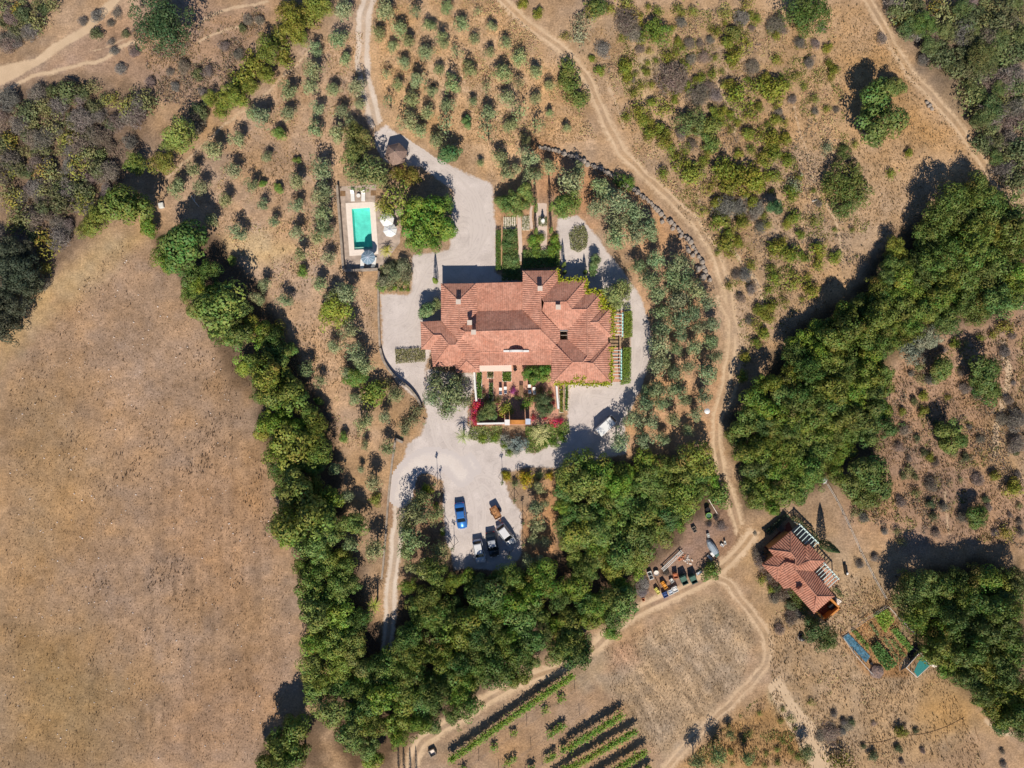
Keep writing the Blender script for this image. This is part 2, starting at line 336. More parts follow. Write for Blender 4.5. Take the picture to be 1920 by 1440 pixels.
sheet('farm_track', .008, M['dirt'], lines=[
    (SL([(1410, 1005), (1385, 1035), (1340, 1075), (1280, 1108), (1210, 1140), (1150, 1180), (1110, 1215), (1040, 1255), (960, 1285), (880, 1335), (820, 1372), (790, 1392), (778, 1420), (775, 1460)]), 3.0),
    (SL([(1335, 1080), (1370, 1100), (1410, 1150), (1437, 1190), (1440, 1235), (1420, 1270), (1380, 1310), (1320, 1365), (1240, 1450)]), 2.2)])
sheet('upper_track', .004, M['dirt'], lines=[(SL([(1615, -15), (1640, 25), (1670, 75), (1710, 140), (1765, 200), (1800, 245), (1840, 300), (1880, 350), (1935, 400)]), 2.3)])
sheet('meadow_track', .004, M['trail'], polys=[[(-20, 130), (60, 110), (150, 50), (220, -15), (240, -10), (170, 60), (80, 120), (-20, 172)]])
sheet('footpath', .006, M['trail'], step=.2, margin=.6, lines=[
    (SL([(-10, 182), (45, 150), (100, 134), (190, 112), (225, 90), (262, 76)]), .9), (SL([(372, 78), (420, 55), (495, 40)]), .6),
    (SL([(375, 45), (420, 20), (500, 5)]), .7), (SL([(170, 96), (200, 88), (240, 72)]), .4),
    (SL([(1340, 120), (1350, 170), (1370, 205), (1380, 225), (1376, 250)]), .6), (SL([(1490, 200), (1497, 240), (1512, 290), (1528, 345)]), .5),
    (SL([(1548, 380), (1568, 420), (1577, 480), (1582, 495)]), .6), (SL([(1310, 365), (1322, 410)]), .5), (SL([(1347, 425), (1380, 475), (1420, 530), (1432, 580), (1436, 610)]), .8),
    (SL([(1137, 150), (1150, 180), (1165, 220), (1170, 240)]), .5), (SL([(1218, 200), (1228, 225)]), .4), (SL([(1312, 320), (1312, 360)]), .5), (SL([(1343, 320), (1344, 350)]), .5),
    (SL([(1770, 920), (1775, 960), (1780, 1000)]), .5), (SL([(1880, 640), (1890, 700), (1880, 760), (1870, 800), (1866, 850)]), 1.3),
    (SL([(1850, 1350), (1880, 1374), (1930, 1378)]), .9), (SL([(315, 332), (365, 286), (425, 232), (485, 188), (545, 132), (600, 70)]), .55)])
sheet('gravel_drive', .012, M['gravel'], polys=[
    [(700, 250), (722, 232), (760, 258), (810, 290), (870, 322), (925, 345), (930, 420), (931, 508), (985, 530), (985, 560), (820, 620), (800, 690), (800, 742), (793, 760), (745, 720), (716, 670), (711, 550), (768, 548), (772, 478), (840, 465), (850, 360), (790, 318), (722, 305), (700, 275)],
    [(800, 690), (895, 700), (883, 760), (880, 800), (945, 820), (1000, 850), (1050, 815), (1062, 800), (1065, 715), (1150, 715), (1178, 700), (1180, 600), (1135, 580), (1055, 525), (1042, 410), (1085, 402), (1130, 450), (1170, 510), (1210, 570), (1222, 640), (1215, 700), (1195, 750), (1172, 790), (1175, 850), (1100, 870), (1040, 880), (1000, 878), (945, 885), (960, 935), (978, 960), (980, 1040), (955, 1070), (850, 1070), (835, 1010), (830, 950), (828, 905), (800, 890), (760, 900), (752, 870), (760, 830), (790, 815), (800, 780), (793, 750)]])
sheet('gravel_lane', .008, M['lane_gravel'], lines=[
    (SL([(690, -15), (684, 30), (680, 70), (680, 120), (688, 170), (700, 215), (715, 245), (735, 265)]), 2.6),
    (SL([(800, 880), (770, 900), (752, 940), (744, 1000), (737, 1060), (733, 1120), (730, 1180), (726, 1215)]), 2.3)])
sheet('pale_gravel_patch', .016, M['pale_gravel'], lines=[(SL([(752, 930), (765, 885), (800, 862), (840, 866), (868, 890)]), 2.6), (SL([(880, 862), (892, 878)]), .9)])
road_mat('tyre_wear', (.47, .41, .385), (.52, .455, .42), 5., 0, edge=.1, strength=.55, under=(.60, .53, .495))
def twin(q, gap=.75):
    w = [Vector(p) for p in W(SL(q, 5))]; out = []
    for s in (-1, 1):
        L = []
        for i, p in enumerate(w): d = (w[min(i + 1, len(w) - 1)] - w[max(i - 1, 0)]).normalized(); c = p + Vector((-d.y, d.x)) * gap * s; L.append((960 + c.x * PPM, 720 - c.y * PPM))
        out.append((L, .26))
    return out
sheet('tyre_tracks', .0145, M['tyre_wear'], step=.16, margin=.3, lines=twin([(742, 262), (800, 300), (860, 345), (893, 400), (890, 470)]) + twin([(880, 360), (905, 420), (880, 480), (820, 500), (790, 540), (770, 600), (740, 620)]) + twin([(815, 780), (830, 830), (870, 880), (895, 930), (900, 990)]) + twin([(1195, 640), (1190, 700), (1160, 750), (1110, 780), (1060, 840)]) + twin([(880, 915), (905, 900), (930, 920), (940, 960)]) + twin([(1140, 800), (1100, 760), (1110, 735), (1160, 740)]))
sheet('garden_path', .018, M['sand_path'], step=.15, margin=.4, polys=[[(968.5, 386), (976, 384), (978, 430), (980, 490), (972, 490), (970, 430)], [(1006.5, 382), (1027, 382), (1027.5, 440), (1022, 470), (1015, 470), (1007, 440)], [(994, 388), (999, 388), (1000, 430), (994, 430)]])
sheet('cottage_yard', .006, M['trail'], polys=[[(1436, 1290), (1462, 1265), (1490, 1310), (1545, 1380), (1560, 1445), (1520, 1445), (1490, 1385)]])
# ------------------------------------------------------------------ plants
def leaf_material(name, trans=.08, gloss=.3):
    m, n, l, b = new_mat(name)
    oi = N(n, 'ShaderNodeObjectInfo'); at = N(n, 'ShaderNodeAttribute', attribute_name='tint'); hu = N(n, 'ShaderNodeAttribute', attribute_name='hue')
    mx = N(n, 'ShaderNodeMix', data_type='RGBA', blend_type='MULTIPLY'); mx.inputs[0].default_value = 1
    l.new(oi.outputs['Color'], mx.inputs[6]); l.new(at.outputs['Fac'], mx.inputs[7])
    hs = N(n, 'ShaderNodeHueSaturation'); l.new(mx.outputs[2], hs.inputs['Color']); l.new(hu.outputs['Fac'], hs.inputs['Hue'])
    l.new(hs.outputs[0], b.inputs['Base Color']); b.inputs['Roughness'].default_value = .6; b.inputs['Specular IOR Level'].default_value = gloss
    tr = N(n, 'ShaderNodeBsdfTranslucent'); l.new(hs.outputs[0], tr.inputs['Color'])
    ms = N(n, 'ShaderNodeMixShader'); ms.inputs[0].default_value = trans
    l.new(b.outputs[0], ms.inputs[1]); l.new(tr.outputs[0], ms.inputs[2]); l.new(ms.outputs[0], n['Material Output'].inputs[0])
    return m
leaf_material('leaf'); leaf_material('twig', 0, .1)
simple('bark', (.11, .085, .06), .9, .3, 6, bump=.5)
def leaves(C, Nn, size, rng, tint, hue=.5, aspect=.55, jitter=.7, hj=.02):
    """leaf blades (lozenges) at centres C facing Nn"""
    n = len(C); Nn = Nn + rng.normal(0, jitter, (n, 3)) * .5; Nn /= np.linalg.norm(Nn, axis=1, keepdims=True) + 1e-9
    T = np.cross(Nn, rng.normal(0, 1, (n, 3))); T /= np.linalg.norm(T, axis=1, keepdims=True) + 1e-9; B = np.cross(Nn, T)
    s = (np.asarray(size) * rng.uniform(.65, 1.35, n))[:, None]; droop = Nn * s * .12
    V = np.stack([C - T * s * .5 - droop, C + B * s * .5 * aspect, C + T * s * .5 - droop, C - B * s * .5 * aspect], 1).reshape(-1, 3)
    F = np.arange(4 * n).reshape(n, 4); t = np.repeat(np.asarray(tint) * rng.uniform(.88, 1.12, n), 4)
    h = np.repeat(np.broadcast_to(hue, n) + rng.normal(0, hj, n), 4)
    return V, F, t, h
def sph(n, rng):
    v = rng.normal(0, 1, (n, 3)); return v / np.linalg.norm(v, axis=1, keepdims=True)
def crown(name, seed, nl, per, lr, zc, zr, leaf, aspect=.55, low=-.25, jit=.7, spread=1., core=.35, lobevar=.35, hj=.02):
    """crown of unit radius: rounded boughs spread through an uneven volume, each a shell of leaves"""
    rng = np.random.default_rng(seed); az = rng.uniform(0, 6.28, 4)
    D = sph(nl * 3, rng); D = D[D[:, 2] > low][:nl]; n = len(D)
    a = np.arctan2(D[:, 1], D[:, 0]); out = 1 + .16 * np.sin(2 * a + az[0]) + .13 * np.sin(3 * a + az[1]) + .09 * np.sin(5 * a + az[2])
    rad = np.where(rng.random(n) < core, rng.uniform(.25, .65, n), rng.uniform(.75, 1., n)) * out * spread
    LR = lr * rng.uniform(1 - lobevar, 1 + lobevar, n); C = D * np.maximum(rad - LR * .7, .05)[:, None]; C[:, 2] = C[:, 2] * zr + zc
    Vs, Ns, Ts, Hs = [], [], [], []
    for i in range(n):
        k = int(per * (LR[i] / lr) ** 1.6); d = sph(k * 2, rng); d = d[d[:, 2] > -.45][:k]; k = len(d)
        rr = LR[i] * np.where(rng.random(k) < .22, rng.uniform(.75, 1.22, k), rng.uniform(.9, 1.04, k)); p = C[i] + d * rr[:, None] * np.array((1, 1, .8)); p[:, 2] = np.maximum(p[:, 2], .03)
        Vs.append(p); Ns.append(d * 1.25 + np.array((0, 0, .15))); Ts.append(np.full(k, rng.uniform(.82, 1.2))); Hs.append(np.full(k, .5 + rng.normal(0, hj)))
    C = np.concatenate(Vs); V, F, t, h = leaves(C, np.concatenate(Ns), leaf, rng, np.concatenate(Ts), np.concatenate(Hs), aspect, jit)
    return quadmesh(name, V, F, M['leaf'], {'tint': t, 'hue': h})
def stems(name, seed, n, zc, r0, spread):
    rng = random.Random(seed); b = MB(); b.tube([(0, 0, -.05), (.03, .02, zc * .35), (.02, -.02, zc * .62)], r0, 7, r0 * .7)
    for i in range(n):
        a = i * 6.28 / n + rng.uniform(-.4, .4); s = spread * rng.uniform(.6, 1.)
        b.tube([(.02, -.02, zc * .55), (math.cos(a) * s * .5, math.sin(a) * s * .5, zc * .8), (math.cos(a) * s, math.sin(a) * s, zc * rng.uniform(1.0, 1.25))], r0 * .55, 5, r0 * .2)
    o = b.build(name, M['bark']); me = o.data; bpy.data.objects.remove(o); return me
KIND = {}   # kind -> (crown meshes, stem meshes, crown-centre height in radii, part name)
KIND['tree'] = ([crown('crown', 10 + i, 26, 120, .36, 1.25, .95, .115, .68, jit=.4, lobevar=.4, core=.25) for i in range(5)], [stems('trunk', i, 6, 1.25, .075, .55) for i in range(3)], 1.35)
KIND['fine'] = ([crown('crown', 30 + i, 48, 76, .27, 1.2, .9, .09, .64, jit=.45, lobevar=.5, core=.3) for i in range(4)], [stems('trunk', 5 + i, 6, 1.2, .07, .55) for i in range(2)], 1.3)
KIND['big'] = ([crown('crown', 40 + i, 120, 60, .19, 1.15, .75, .062, .6) for i in range(2)], [stems('trunk', 8, 8, 1.15, .06, .6)], 1.2)
KIND['olive'] = ([crown('crown', 50 + i, 26, 48, .36, 1.25, .85, .16, .45, low=-.5, jit=.9, lobevar=.45, core=.25) for i in range(6)], [stems('trunk', 20 + i, 4, 1.2, .085, .5) for i in range(3)], 1.3)
KIND['thin'] = ([crown('crown', 60 + i, 11, 20, .34, 1.35, 1.0, .2, .4, low=-.6, jit=1.1, lobevar=.5, core=.2) for i in range(4)], [stems('trunk', 30 + i, 3, 1.3, .08, .5) for i in range(2)], 1.4)
KIND['shrub'] = ([crown('crown', 70 + i, 26, 52, .36, .42, .62, .14, .62, low=-.1, lobevar=.45) for i in range(5)], [stems('stem', 40, 5, .4, .05, .5)], .55)
KIND['dome'] = ([crown('crown', 80 + i, 90, 44, .2, .4, .75, .075, .62, low=-.05, core=.1, lobevar=.25) for i in range(2)], [stems('stem', 44, 5, .4, .05, .5)], .6)
KIND['loose'] = ([crown('crown', 90 + i, 16, 22, .36, .4, .55, .16, .5, low=-.1, jit=1.1, lobevar=.6) for i in range(3)], [stems('stem', 48, 5, .4, .04, .5)], .5)
KIND['dry'] = ([crown('twigs', 100 + i, 30, 75, .34, .32, .5, .24, .11, low=-.05, jit=2.2, lobevar=.5, hj=.01) for i in range(4)], [stems('stem', 52, 4, .3, .03, .3)], .4)
LANDMARKS = [  # things anyone can find in the photograph, with where they are
    ('the swimming pool', 679, 430), ('the thatched gazebo', 742, 288), ('the white van', 1137, 797), ('the blue car', 864, 967), ('the rusty trailer', 929, 961),
    ('the roof opening', 1057, 629), ('the rooftop bell wall', 968, 657), ('the tiled cottage', 1500, 1070), ('the cottage cypress', 1548, 1020),
    ('the green net shelter', 1722, 1243), ('the vegetable garden', 1660, 1200), ('the yellow crate', 1233, 1107), ('the lime green tub', 1329, 968),
    ('the huge dark tree', 302, 45), ('the bare field corner', 235, 425), ('the lone lane palm', 701, 1135), ('the white garden statue', 1017, 415),
    ('the round island bed', 1083, 447), ('the boulder wall bend', 1240, 400), ('the big rounded bush', 1231, 62), ('the largest grey bush', 1260, 147),
    ('the track fork', 1350, 1090), ('the vineyard', 1010, 1370), ('the two-lobed dark tree', 1645, 200), ('the fuzzy hillside tree', 1590, 345),
    ('the top domed tree', 1512, 25), ('the upper right track', 1800, 250), ('the thick upper hedge', 510, 100), ('the bottom left clump', 545, 1390),
    ('the right clearing', 1790, 815), ('the parking court', 900, 900), ('the arched gateway', 970, 791), ('the pale wood tree', 1735, 640), ('the left picture edge', 0, 420),
    ('the field wood corner', 640, 1310), ('the lower wood', 930, 1180), ('the round brown patch', 1775, 1320), ('the white dish lamp', 1328, 770), ('the olive grove end', 1330, 640)]
DIRS = ['right of', 'above right of', 'above', 'above left of', 'left of', 'below left of', 'below', 'below right of']
ORD = ['closest', 'second closest', 'third closest', 'fourth closest', 'fifth closest', 'sixth closest', 'seventh closest', 'eighth closest', 'ninth closest', 'tenth closest', 'eleventh closest', 'twelfth closest', 'thirteenth closest', 'fourteenth closest', 'fifteenth closest', 'sixteenth closest', 'seventeenth closest', 'eighteenth closest', 'nineteenth closest', 'twentieth closest'] + ['twenty-%s closest' % w for w in 'first second third fourth fifth sixth seventh eighth ninth'.split()]
PLANTS = []    # (object, px, py, description) for the labels
def plant(name, kind, px, py, r, col, desc, cat, group, hz=1., rng=random):
    """one plant whose crown shows at (px, py) with radius r photo pixels"""
    crowns, trunks, zc = KIND[kind]
    R = r / PPM; h = R * zc * hz; R *= (CAM_H - h) / CAM_H
    x, y, _ = P(px, py, h)
    e = link(name, None, None, (x, y, 0)); e.empty_display_size = .2; e.scale = (R, R, R * hz * rng.uniform(.92, 1.08)); e.rotation_euler = (0, 0, rng.uniform(0, 6.283))
    c = link('crown' if kind != 'dry' else 'twigs', rng.choice(crowns), e); k = rng.uniform(.8, 1.18)
    if group and 'wood' in group: m_ = rng.choice(((1, 1, 1), (1, 1, 1), (.66, .78, .85), (1.22, 1.08, .85), (.95, 1., 1.25), (1.1, 1.2, .8))); col = tuple(a * b for a, b in zip(col, m_))
    c.color = (col[0] * k * rng.uniform(.86, 1.12), col[1] * k, col[2] * k * rng.uniform(.9, 1.1), 1)
    link('trunk' if kind in ('tree', 'fine', 'big', 'olive', 'thin') else 'stem', rng.choice(trunks), e)
    tag(e, None, cat, group); PLANTS.append((e, px, py, desc)); return e
def label_plants():
    byk = {}
    for e, px, py, desc in PLANTS:
        b = min(LANDMARKS, key=lambda q: math.hypot(px - q[1], py - q[2])); dx, dy = px - b[1], b[2] - py
        d = DIRS[int(round(math.degrees(math.atan2(dy, dx)) / 45)) % 8]
        byk.setdefault((desc, b[0], d), []).append((math.hypot(dx, dy), e))
    for (desc, lm, d), L in byk.items():
        L.sort(key=lambda q: q[0])
        for i, (_, e) in enumerate(L):
            e['label'] = f'{desc} {d} {lm}' + (f', {ORD[i]}' if len(L) > 1 else '')
            if len(e['label'].split()) > 16: print('LONG', e['label'])
def pts3(s):
    v = [float(q) for q in s.replace(';', ' ').replace(',', ' ').split()]; return [tuple(v[i:i + 3]) for i in range(0, len(v), 3)]
RNG = random.Random(5)
OLIVE, OLIVE_G = (.31, .36, .175), (.25, .30, .12)
OAK, OAK_L, PINE = (.155, .215, .042), (.195, .25, .05), (.13, .17, .045)
MASTIC, LIME, DRYC, BROOM, GREY = (.235, .25, .035), (.23, .29, .04), (.27, .225, .19), (.32, .29, .06), (.23, .25, .18)
# ------------------------------------------------------------------ where the plants stand (photo pixel x, y, crown radius)
GROW = {'olive': 1.22, 'thin': 1.35, 'shrub': 1.22, 'loose': 1.25, 'tree': 1.1, 'fine': 1.1, 'dry': 1.15, 'big': 1.05, 'dome': 1.08}
def many(s, name, kind, col, desc, cat, group, hz=1., grow=1.0):
    for px, py, r in pts3(s):
        k = kind if isinstance(kind, str) else RNG.choice(kind); w = group and 'wood' in group
        plant(name, k, px, py, r * grow * GROW[k] * RNG.uniform(.94, 1.08), col, desc, cat, group, hz * (1.2 if k in ('olive', 'thin') else 1) * (RNG.uniform(.7, 1.35) if w else RNG.uniform(.9, 1.1)), RNG)
G1 = 'olive trees on the slope left of the lane'
many('''645 22 15;634 73 14;591 92 12;648 112 11;588 132 15;583 163 14;540 170 15;624 168 12;669 165 16;676 195 10;594 203 12;640 210 13;539 213 13;491 218 16;
591 243 13;632 252 15;658 232 12;501 294 10;602 316 19;556 340 14;606 358 14;445 262 13;401 282 18;362 317 12;436 320 14;331 352 16;375 350 14;472 347 11;476 213 14;
422 375 13;397 415 12;445 435 14;494 383 10;557 385 14;602 370 17;605 400 15;608 428 16;555 435 13;514 415 9;594 445 13;564 478 12;616 485 13;599 532 14;494 535 12;
488 560 10;534 563 12;650 550 20;624 555 12;655 617 18;627 650 12;665 660 18;682 685 16;575 692 14;664 748 13;742 740 14;682 793 15;721 782 12;685 835 8;727 838 14;
677 880 7;700 905 16;627 880 11;655 1020 15;702 1030 20;646 930 12;478 557 10;600 715 11;652 700 14''', 'olive_tree', 'olive', OLIVE, 'grey-green olive tree on dry slope', 'olive tree', G1)
many('524 250 12;521 350 9;567 510 11;547 655 13;660 707 22;644 820 10;435 488 9;596 750 9;557 300 7;495 345 8', 'young_tree', 'tree', (0.176, 0.27, 0.054), 'fresh green young tree', 'tree', 'fresh green young trees', .8)
many('628 585 33', 'fruit_tree', 'fine', (0.297, 0.304, 0.0405), 'big yellow-green feathery tree', 'tree', None, .8)
many('700 738 26;705 937 11;516 620 18', 'yellow_green_bush', 'shrub', (0.27, 0.297, 0.054), 'yellow-green bush between olives', 'bush', 'yellow-green bushes')
G2 = 'olive trees of the upper orchard'
many('''722 20 17;778 20 13;838 14 10;896 20 8;709 60 13;748 52 15;805 48 11;864 45 13;922 50 9;735 88 11;766 78 11;829 75 13;890 73 10;947 80 11;756 115 11;799 99 13;855 98 11;
919 99 11;721 139 11;781 150 15;824 132 10;880 130 14;940 138 17;747 160 11;810 172 11;848 160 16;912 160 10;949 182 15;729 193 12;771 186 14;840 198 14;802 211 12;887 190 8;
916 212 16;764 227 17;787 244 14;835 230 15;915 247 17;955 236 11;821 265 15;936 294 15;901 305 7;975 110 15;1005 135 13;972 155 12;1031 161 9;1005 185 9;975 207 15;1030 212 7;
1004 235 16;1061 240 8;985 262 9;962 233 8''', 'olive_tree', ['olive', 'olive', 'olive', 'thin'], (.30, .345, .155), 'small olive tree in orchard', 'olive tree', G2, 1., 1.0)
many('875 229 10;849 290 22', 'young_tree', 'tree', (0.149, 0.243, 0.0743), 'greener leafy orchard tree', 'tree', None)
many('992 297 19;1030 312 14;968 317 11;998 328 15;1070 338 24;1125 347 15;950 325 14;1085 320 12', 'olive_tree', 'olive', OLIVE, 'grey-green olive tree inside boulder wall', 'olive tree', 'olive trees inside the retaining wall')
G3 = 'olive trees of the curved grove'
many('''1122 388 18;1160 378 18;1140 365 16;1190 398 18;1157 415 20;1192 425 17;1217 427 18;1157 447 19;1190 445 16;1220 440 14;1196 500 15;1231 488 17;1272 495 22;1222 525 18;
1260 520 16;1287 525 18;1232 550 19;1272 543 14;1305 545 17;1270 565 18;1325 565 16;1240 585 17;1282 593 20;1242 617 19;1275 625 14;1310 615 14;1337 607 14;1237 648 20;1267 652 13;
1302 652 15;1332 637 15;1340 670 13;1232 687 18;1267 702 16;1290 687 13;1325 697 18;1232 730 17;1267 732 17;1320 742 14;1210 757 16;1242 757 15;1282 750 11;1185 785 18;1220 790 16;
1262 785 14;1305 777 14;1162 825 18;1210 822 17;1240 822 13;1290 807 10;1300 585 14;1245 680 12;1215 735 13''', 'olive_tree', 'olive', (.265, .32, .16), 'dusty olive tree in curved rows', 'olive tree', G3, 1, .97)
many('''780 960 22;760 980 16;817 965 14;772 1010 20;762 1032 16;822 1032 18;792 1067 18;768 1062 12;790 935 16''', 'olive_tree', 'olive', (.27, .32, .13), 'olive tree beside the lower lane', 'olive tree', 'olive trees left of the parking')
many('1005 952 13;1007 982 14;1020 1015 11;992 1052 12;1017 1055 13;1012 915 10;1022 945 9;1000 1010 9', 'olive_tree', 'olive', OLIVE, 'olive tree in orange grass strip', 'olive tree', 'olive trees right of the parking')
many('1345 1415 16;1307 1430 14;1370 1377 8;1402 1422 13;1512 1410 14', 'olive_tree', 'olive', (.25, .31, .12), 'olive tree near the lower tracks', 'olive tree', 'olive trees near the lower tracks')
many('840 735 28;820 715 18;860 712 16;812 745 16;862 750 18;835 765 18', 'olive_tree', 'olive', (.21, .25, .115), 'old olive tree against the house', 'olive tree', 'old olives against the house', .8)
many('775 787 15;762 800 13;785 770 13;758 812 10;728 722 12;738 735 9', 'bush', 'loose', (0.203, 0.23, 0.108), 'scruffy bush along curved wall', 'bush', 'bushes along the curved wall')
# --- trees of the woods
GW = 'trees of the wood along the bare field'
many('''277 432 18;332 467 45;310 480 30;355 515 25;345 445 28;410 572 45;375 580 25;442 622 30;430 632 22;470 612 22;465 685 25;495 632 22;505 692 32;530 702 28;490 707 24;
530 740 36;562 737 20;495 745 18;512 790 32;542 795 26;495 807 20;545 840 42;580 825 28;520 845 24;550 875 20;580 870 20;555 910 36;587 912 24;535 917 20;570 975 48;610 970 28;
545 1002 28;585 1015 36;615 1002 24;605 1045 28;650 1060 20;580 1110 30;630 1105 30;655 1095 20;592 1150 32;635 1155 28;587 1200 28;630 1205 28;660 1210 28;590 1255 32;635 1250 28;
670 1240 26;595 1292 30;640 1292 30;680 1280 28;620 1335 34;665 1340 30;655 1380 28;687 1400 26;697 1355 28;717 1305 30;620 1072 22;665 1175 20;610 1180 20;700 1260 22;697 1425 22''',
'broadleaf_tree', ['tree', 'tree', 'fine'], OAK_L, 'dense green field edge tree', 'tree', GW, 1.0, .94)
many('667 980 24;240 385 36;222 370 22;265 388 18', 'broadleaf_tree', 'tree', (0.155, 0.216, 0.0473), 'bright green broad tree', 'tree', None)
GW2 = 'trees of the wood south of the parking'
many('''732 1235 26;755 1220 22;720 1265 24;750 1285 28;780 1260 30;755 1342 30;730 1362 24;785 1325 30;817 1300 32;805 1350 22;837 1270 30;855 1310 22;830 1200 32;867 1180 34;
900 1170 30;817 1167 22;917 1117 34;892 1102 20;942 1135 28;910 1220 34;942 1200 28;930 1260 34;892 1275 26;870 1240 26;820 1110 16;850 1090 18;980 1155 38;985 1117 26;1027 1105 24;
1077 1102 26;1120 1130 24;1110 1155 26;1145 1160 26;1172 1130 28;1172 1105 20;1147 1185 18;1065 1187 34;1097 1210 24;1080 1230 28;1047 1220 26;1042 1172 18;975 1230 30;997 1200 26;
970 1270 20;997 1242 16;975 1085 22;997 1085 16;1110 1080 16;1155 1090 18;880 1085 18;930 1080 18;850 1135 20;780 1140 20;770 1180 18;1010 1150 22;955 1095 20;800 1225 20;765 1100 16;1020 1190 20''',
'broadleaf_tree', ['tree', 'tree', 'fine'], OAK, 'dense dark green tree', 'tree', GW2, .9, .98)
GW3 = 'trees of the wood right of the parking'
many('''1090 870 30;1120 885 30;1067 890 26;1100 910 36;1060 925 24;1160 910 26;1165 940 30;1140 945 22;1055 950 16;1110 970 28;1097 990 30;1060 990 22;1067 1015 22;1122 1000 30;
1122 1025 26;1190 985 34;1222 990 28;1205 1015 34;1242 1000 24;1172 1030 28;1150 1042 22;1185 1055 24;1115 1047 18;1212 870 28;1215 895 24;1250 880 26;1305 860 34;1310 890 26;
1277 880 22;1235 925 26;1280 935 32;1310 920 20;1255 950 22;1080 1050 20;1190 945 20;1145 1070 18;1205 1048 18;1180 890 18''', 'broadleaf_tree', ['tree', 'fine', 'fine'], OAK_L, 'tall green tree by parking', 'tree', GW3, .82)
many('1267 902 18;1275 985 14;1350 930 20;1332 1072 18;1195 1070 14;1335 900 14', 'bush', 'shrub', (0.176, 0.257, 0.0405), 'bright green bush at wood edge', 'bush', 'bright bushes at the wood edge')
GE = 'trees of the right-hand wood'
many('''1765 397 30;1797 375 34;1865 385 34;1827 397 26;1752 425 28;1795 427 26;1680 460 20;1677 477 18;1727 442 22;1777 465 30;1830 442 32;1870 442 30;1902 435 30;1827 480 28;
1865 485 28;1905 472 28;1747 490 26;1702 500 24;1735 520 26;1690 530 24;1660 520 16;1775 502 26;1772 530 28;1810 520 26;1840 515 26;1877 522 30;1907 515 28;1870 560 30;1902 560 26;
1642 540 20;1647 560 26;1677 560 26;1715 555 28;1752 560 26;1790 557 24;1820 560 22;1615 572 24;1652 590 28;1690 585 26;1727 585 26;1765 580 24;1797 580 20;1580 585 20;1595 610 28;
1627 617 28;1665 615 24;1560 610 22;1535 622 24;1565 642 24;1602 640 26;1640 640 26;1672 637 22;1502 640 24;1490 660 22;1527 660 26;1552 682 28;1515 690 28;1590 685 28;1620 672 24;
1627 702 24;1652 660 20;1652 705 22;1577 710 24;1540 710 26;1485 707 22;1700 612 20;1835 350 26;1850 410 24''', 'evergreen_tree', ['tree', 'fine', 'fine'], (.155, .205, .04), 'dense olive-green tree', 'tree', GE, 1.05)
many('''1460 745 26;1497 735 26;1470 785 28;1527 745 24;1565 730 26;1565 757 26;1595 752 24;1602 730 24;1640 745 28;1652 770 22;1635 790 24;1665 802 20;1602 785 26;1572 787 26;
1535 782 26;1502 790 26;1452 807 22;1477 820 26;1515 815 24;1547 812 24;1590 815 24;1627 815 22;1540 840 26;1577 840 22;1502 847 26;1465 850 26;1447 840 20;1490 875 28;1527 870 24;
1560 865 20;1460 885 26;1515 900 24;1485 910 26;1535 892 16;1460 925 28;1495 925 20;1447 945 18;1417 745 26;1397 790 28;1385 820 22;1422 782 24;1410 845 28;1430 820 22;1422 875 24;
1410 900 22;1415 935 22;1427 915 22;1440 770 22;1435 720 20''', 'evergreen_tree', ['tree', 'tree', 'fine'], (.155, .205, .042), 'leafy green wood tree', 'tree', 'trees of the lower right-hand wood', 1.05)
many('1735 632 28;1712 657 24', 'evergreen_tree', 'fine', GREY, 'pale grey-green tree beside the wood', 'tree', None)
many('1630 880 32;1600 910 26;1647 910 28;1630 940 24;1610 935 18', 'evergreen_tree', 'tree', (.145, .18, .042), 'dark tree above the cottage', 'tree', 'trees of the clump above the cottage')
many('1780 815 26;1802 820 14;1770 835 16;1760 697 26;1847 700 34;1850 732 26;1830 970 22', 'evergreen_tree', 'tree', (.15, .20, .045), 'round dark tree in the right clearing', 'tree', 'round trees in the right clearing', .85)
many('''1702 1117 26;1735 1095 28;1772 1100 28;1715 1155 26;1752 1130 28;1790 1120 26;1840 1095 30;1877 1100 30;1785 1155 28;1822 1130 26;1852 1137 26;1890 1142 30;1740 1180 28;
1777 1197 28;1815 1175 26;1852 1180 28;1890 1185 30;1747 1220 26;1785 1235 28;1827 1217 28;1865 1220 28;1902 1225 28;1775 1255 20;1810 1270 24;1845 1260 28;1885 1265 28;1840 1300 24;
1870 1305 28;1907 1300 26;1870 1335 26;1902 1342 28;1877 1360 18;1910 1365 18;1905 1110 24;1700 1090 18''', 'evergreen_tree', ['tree', 'fine'], (.14, .19, .038), 'tall green tree near garden', 'tree', 'trees of the wood right of the vegetable garden', 1.1)
many('542 1380 32;525 1412 34;560 1417 28;550 1360 18;500 1430 22', 'broadleaf_tree', 'tree', OAK, 'dark clump tree', 'tree', 'trees of the lower left clump', 1.1)
GH = 'trees of the thick hedge at upper left'
many('''600 15 22;575 30 24;548 48 24;520 70 24;500 95 24;475 120 24;450 150 24;430 178 22;415 205 18;560 70 18;530 110 18;500 140 18;470 165 16;450 190 14;585 5 20;540 20 20;395 185 16''', 'hedge_tree', ['fine', 'shrub'], (.225, .245, .04), 'olive-green hedge tree', 'tree', GH, .85)
many('340 255 32;318 272 16', 'hedge_tree', 'fine', (0.27, 0.297, 0.0743), 'pale yellow-green tree by the slope path', 'tree', None, .8)
many('305 305 22;255 308 22;180 410 26;165 430 18', 'hedge_tree', 'fine', (.22, .245, .045), 'dark olive-green bushy tree', 'tree', None, .8)
plant('dark_tree', 'big', 300, 45, 62, (0.0675, 0.115, 0.0405), 'very big dark green tree', 'tree', None, .8, RNG)
